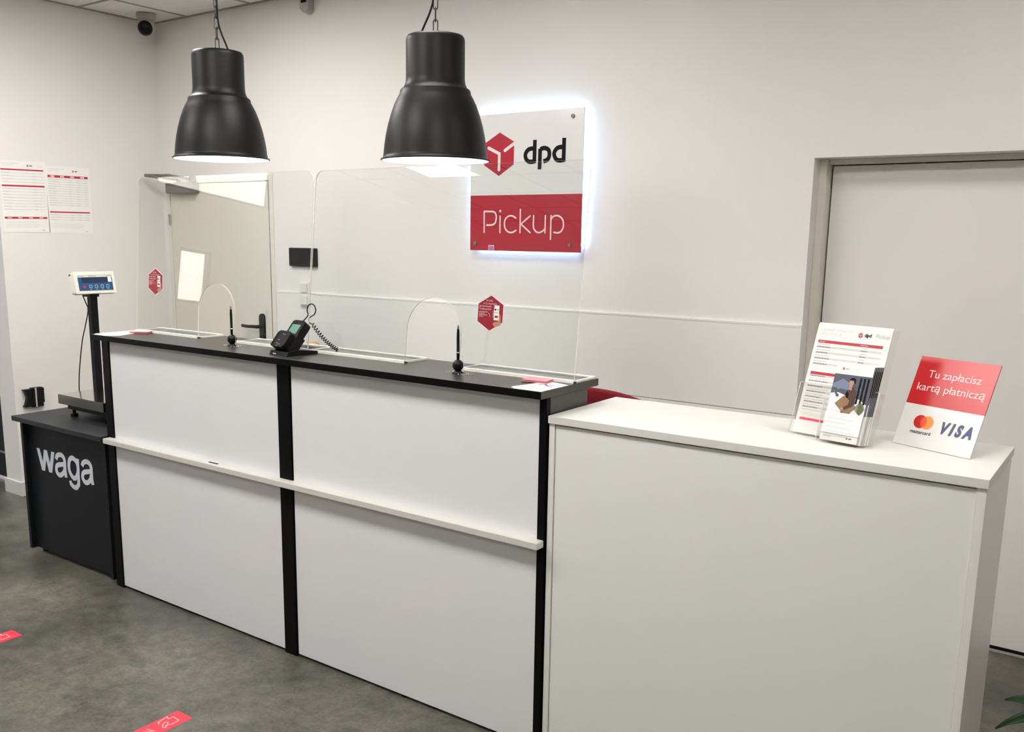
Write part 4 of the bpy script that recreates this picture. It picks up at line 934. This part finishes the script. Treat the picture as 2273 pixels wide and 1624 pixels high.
pl_ = thing('potted_plant', 'leafy green plant in a grey pot right of the white cabinet', 'plant', (0.22, 2.70, 0))
b = MB(); b.lathe([(0.0005, 0), (0.085, 0), (0.115, 0.20), (0.125, 0.21), (0.118, 0.215), (0.108, 0.19), (0.0005, 0.19)], POT, 36); b.build('pot', pl_)
b = MB(); b.lathe([(0.0005, 0.195), (0.108, 0.193)], SOIL, 24); b.build('soil', pl_)
def leaf(base, tip, width, arch, tw=0.0):
    b = MB(); base = Vector(base); tip = Vector(tip); mid = (base+tip)/2+Vector((0, 0, arch)); n = 16; vs = []; fs = []
    for i in range(n+1):
        t = i/n; p = base*(1-t)**2+mid*2*t*(1-t)+tip*t*t; d = ((mid-base)*(1-t)+(tip-mid)*t).normalized()
        sd = d.cross(Vector((0, 0, 1))).normalized(); up = sd.cross(d); sd = (sd*math.cos(tw)+up*math.sin(tw))
        wv = width*(math.sin(PI*min(1, t*0.93+0.07))**0.75)
        for k in (-1, -0.5, 0, 0.5, 1): vs.append(p+sd*wv*k+up*0.3*wv*abs(k)**2+up*0.0015*math.sin(t*25+k*3))
    for i in range(n):
        for k in range(4): fs.append((i*5+k, i*5+k+1, i*5+k+6, i*5+k+5))
    b.add(vs, fs, LEAF, True); o = b.build('leaf', pl_, recalc=False)
    sl = o.modifiers.new('thickness', 'SOLIDIFY'); sl.thickness = 0.0012
    return o
LEAVES = [((0.0, 0.0, 0.20), (-0.436, 0.0, 0.374), 0.030, 0.16, 1.0), ((0.0, 0.0, 0.20), (-0.450, 0.0, 0.284), 0.028, 0.26, 0.9)]
for a in (0.3, 1.1, 1.9, 2.6, 4.2, 5.0, 5.7): LEAVES.append(((0, 0, 0.19), (0.36*math.cos(a), 0.36*math.sin(a), 0.33+0.05*math.sin(3*a)), 0.024, 0.22, 0.1))
for q in LEAVES: leaf(*q)

# ================================================================== CEILING LIGHTS
t0 = None
LPOS = [(-4.3, 1.05), (-2.5, 1.05), (-0.7, 1.05), (-5.15, -1.20), (-2.9, -1.22), (-0.8, -1.22), (-4.0, 2.50), (-2.2, 2.50), (0.2, 2.50)]
for i, (x, y) in enumerate(LPOS):
    if i == 0:
        t0 = thing('ceiling_light', 'square LED panel flush in the tiled ceiling', 'ceiling light', (x, y, ZC), 0, 'LED ceiling panels')
        b = MB(); e = 0.3
        for q in ((-e, e, -e, -e+0.02), (-e, e, e-0.02, e), (-e, -e+0.02, -e+0.02, e-0.02), (e-0.02, e, -e+0.02, e-0.02)): b.box(*q, -0.014, -0.004, SWHITE)
        b.build('frame', t0)
        b = MB(); b.box(-e+0.02, e-0.02, -e+0.02, e-0.02, -0.012, -0.005, LEDP); b.build('diffuser', t0)
    else:
        c = copy_tree(t0); c.location = (x, y, ZC)
        if y < 0: [ch for ch in c.children if ch.name.startswith('diffuser')][0].material_slots[0].link = 'OBJECT'; [ch for ch in c.children if ch.name.startswith('diffuser')][0].material_slots[0].material = LEDR
        if y > 2:      # unseen row above the staff side, added to brighten the back wall
            d = [ch for ch in c.children if ch.name.startswith('diffuser')][0]; d.data = d.data.copy()
            d.data.materials[0] = LEDD if x > -3 else LEDM

# house across the street, seen only mirrored in the screens
b = MB(); b.box(-18, -15, -9, 2.5, 0, 5.2, WBRICK); b.box(-18, -14.5, 4, 12, 0, 9, WBRICK); tag(b.build('street_house'), 'rendered house across the street outside the shop window', 'house')
b = MB(); b.box(-40, -8.9, -20, 20, -0.3, -0.12, WBRICK); struct(b.build('ground'))
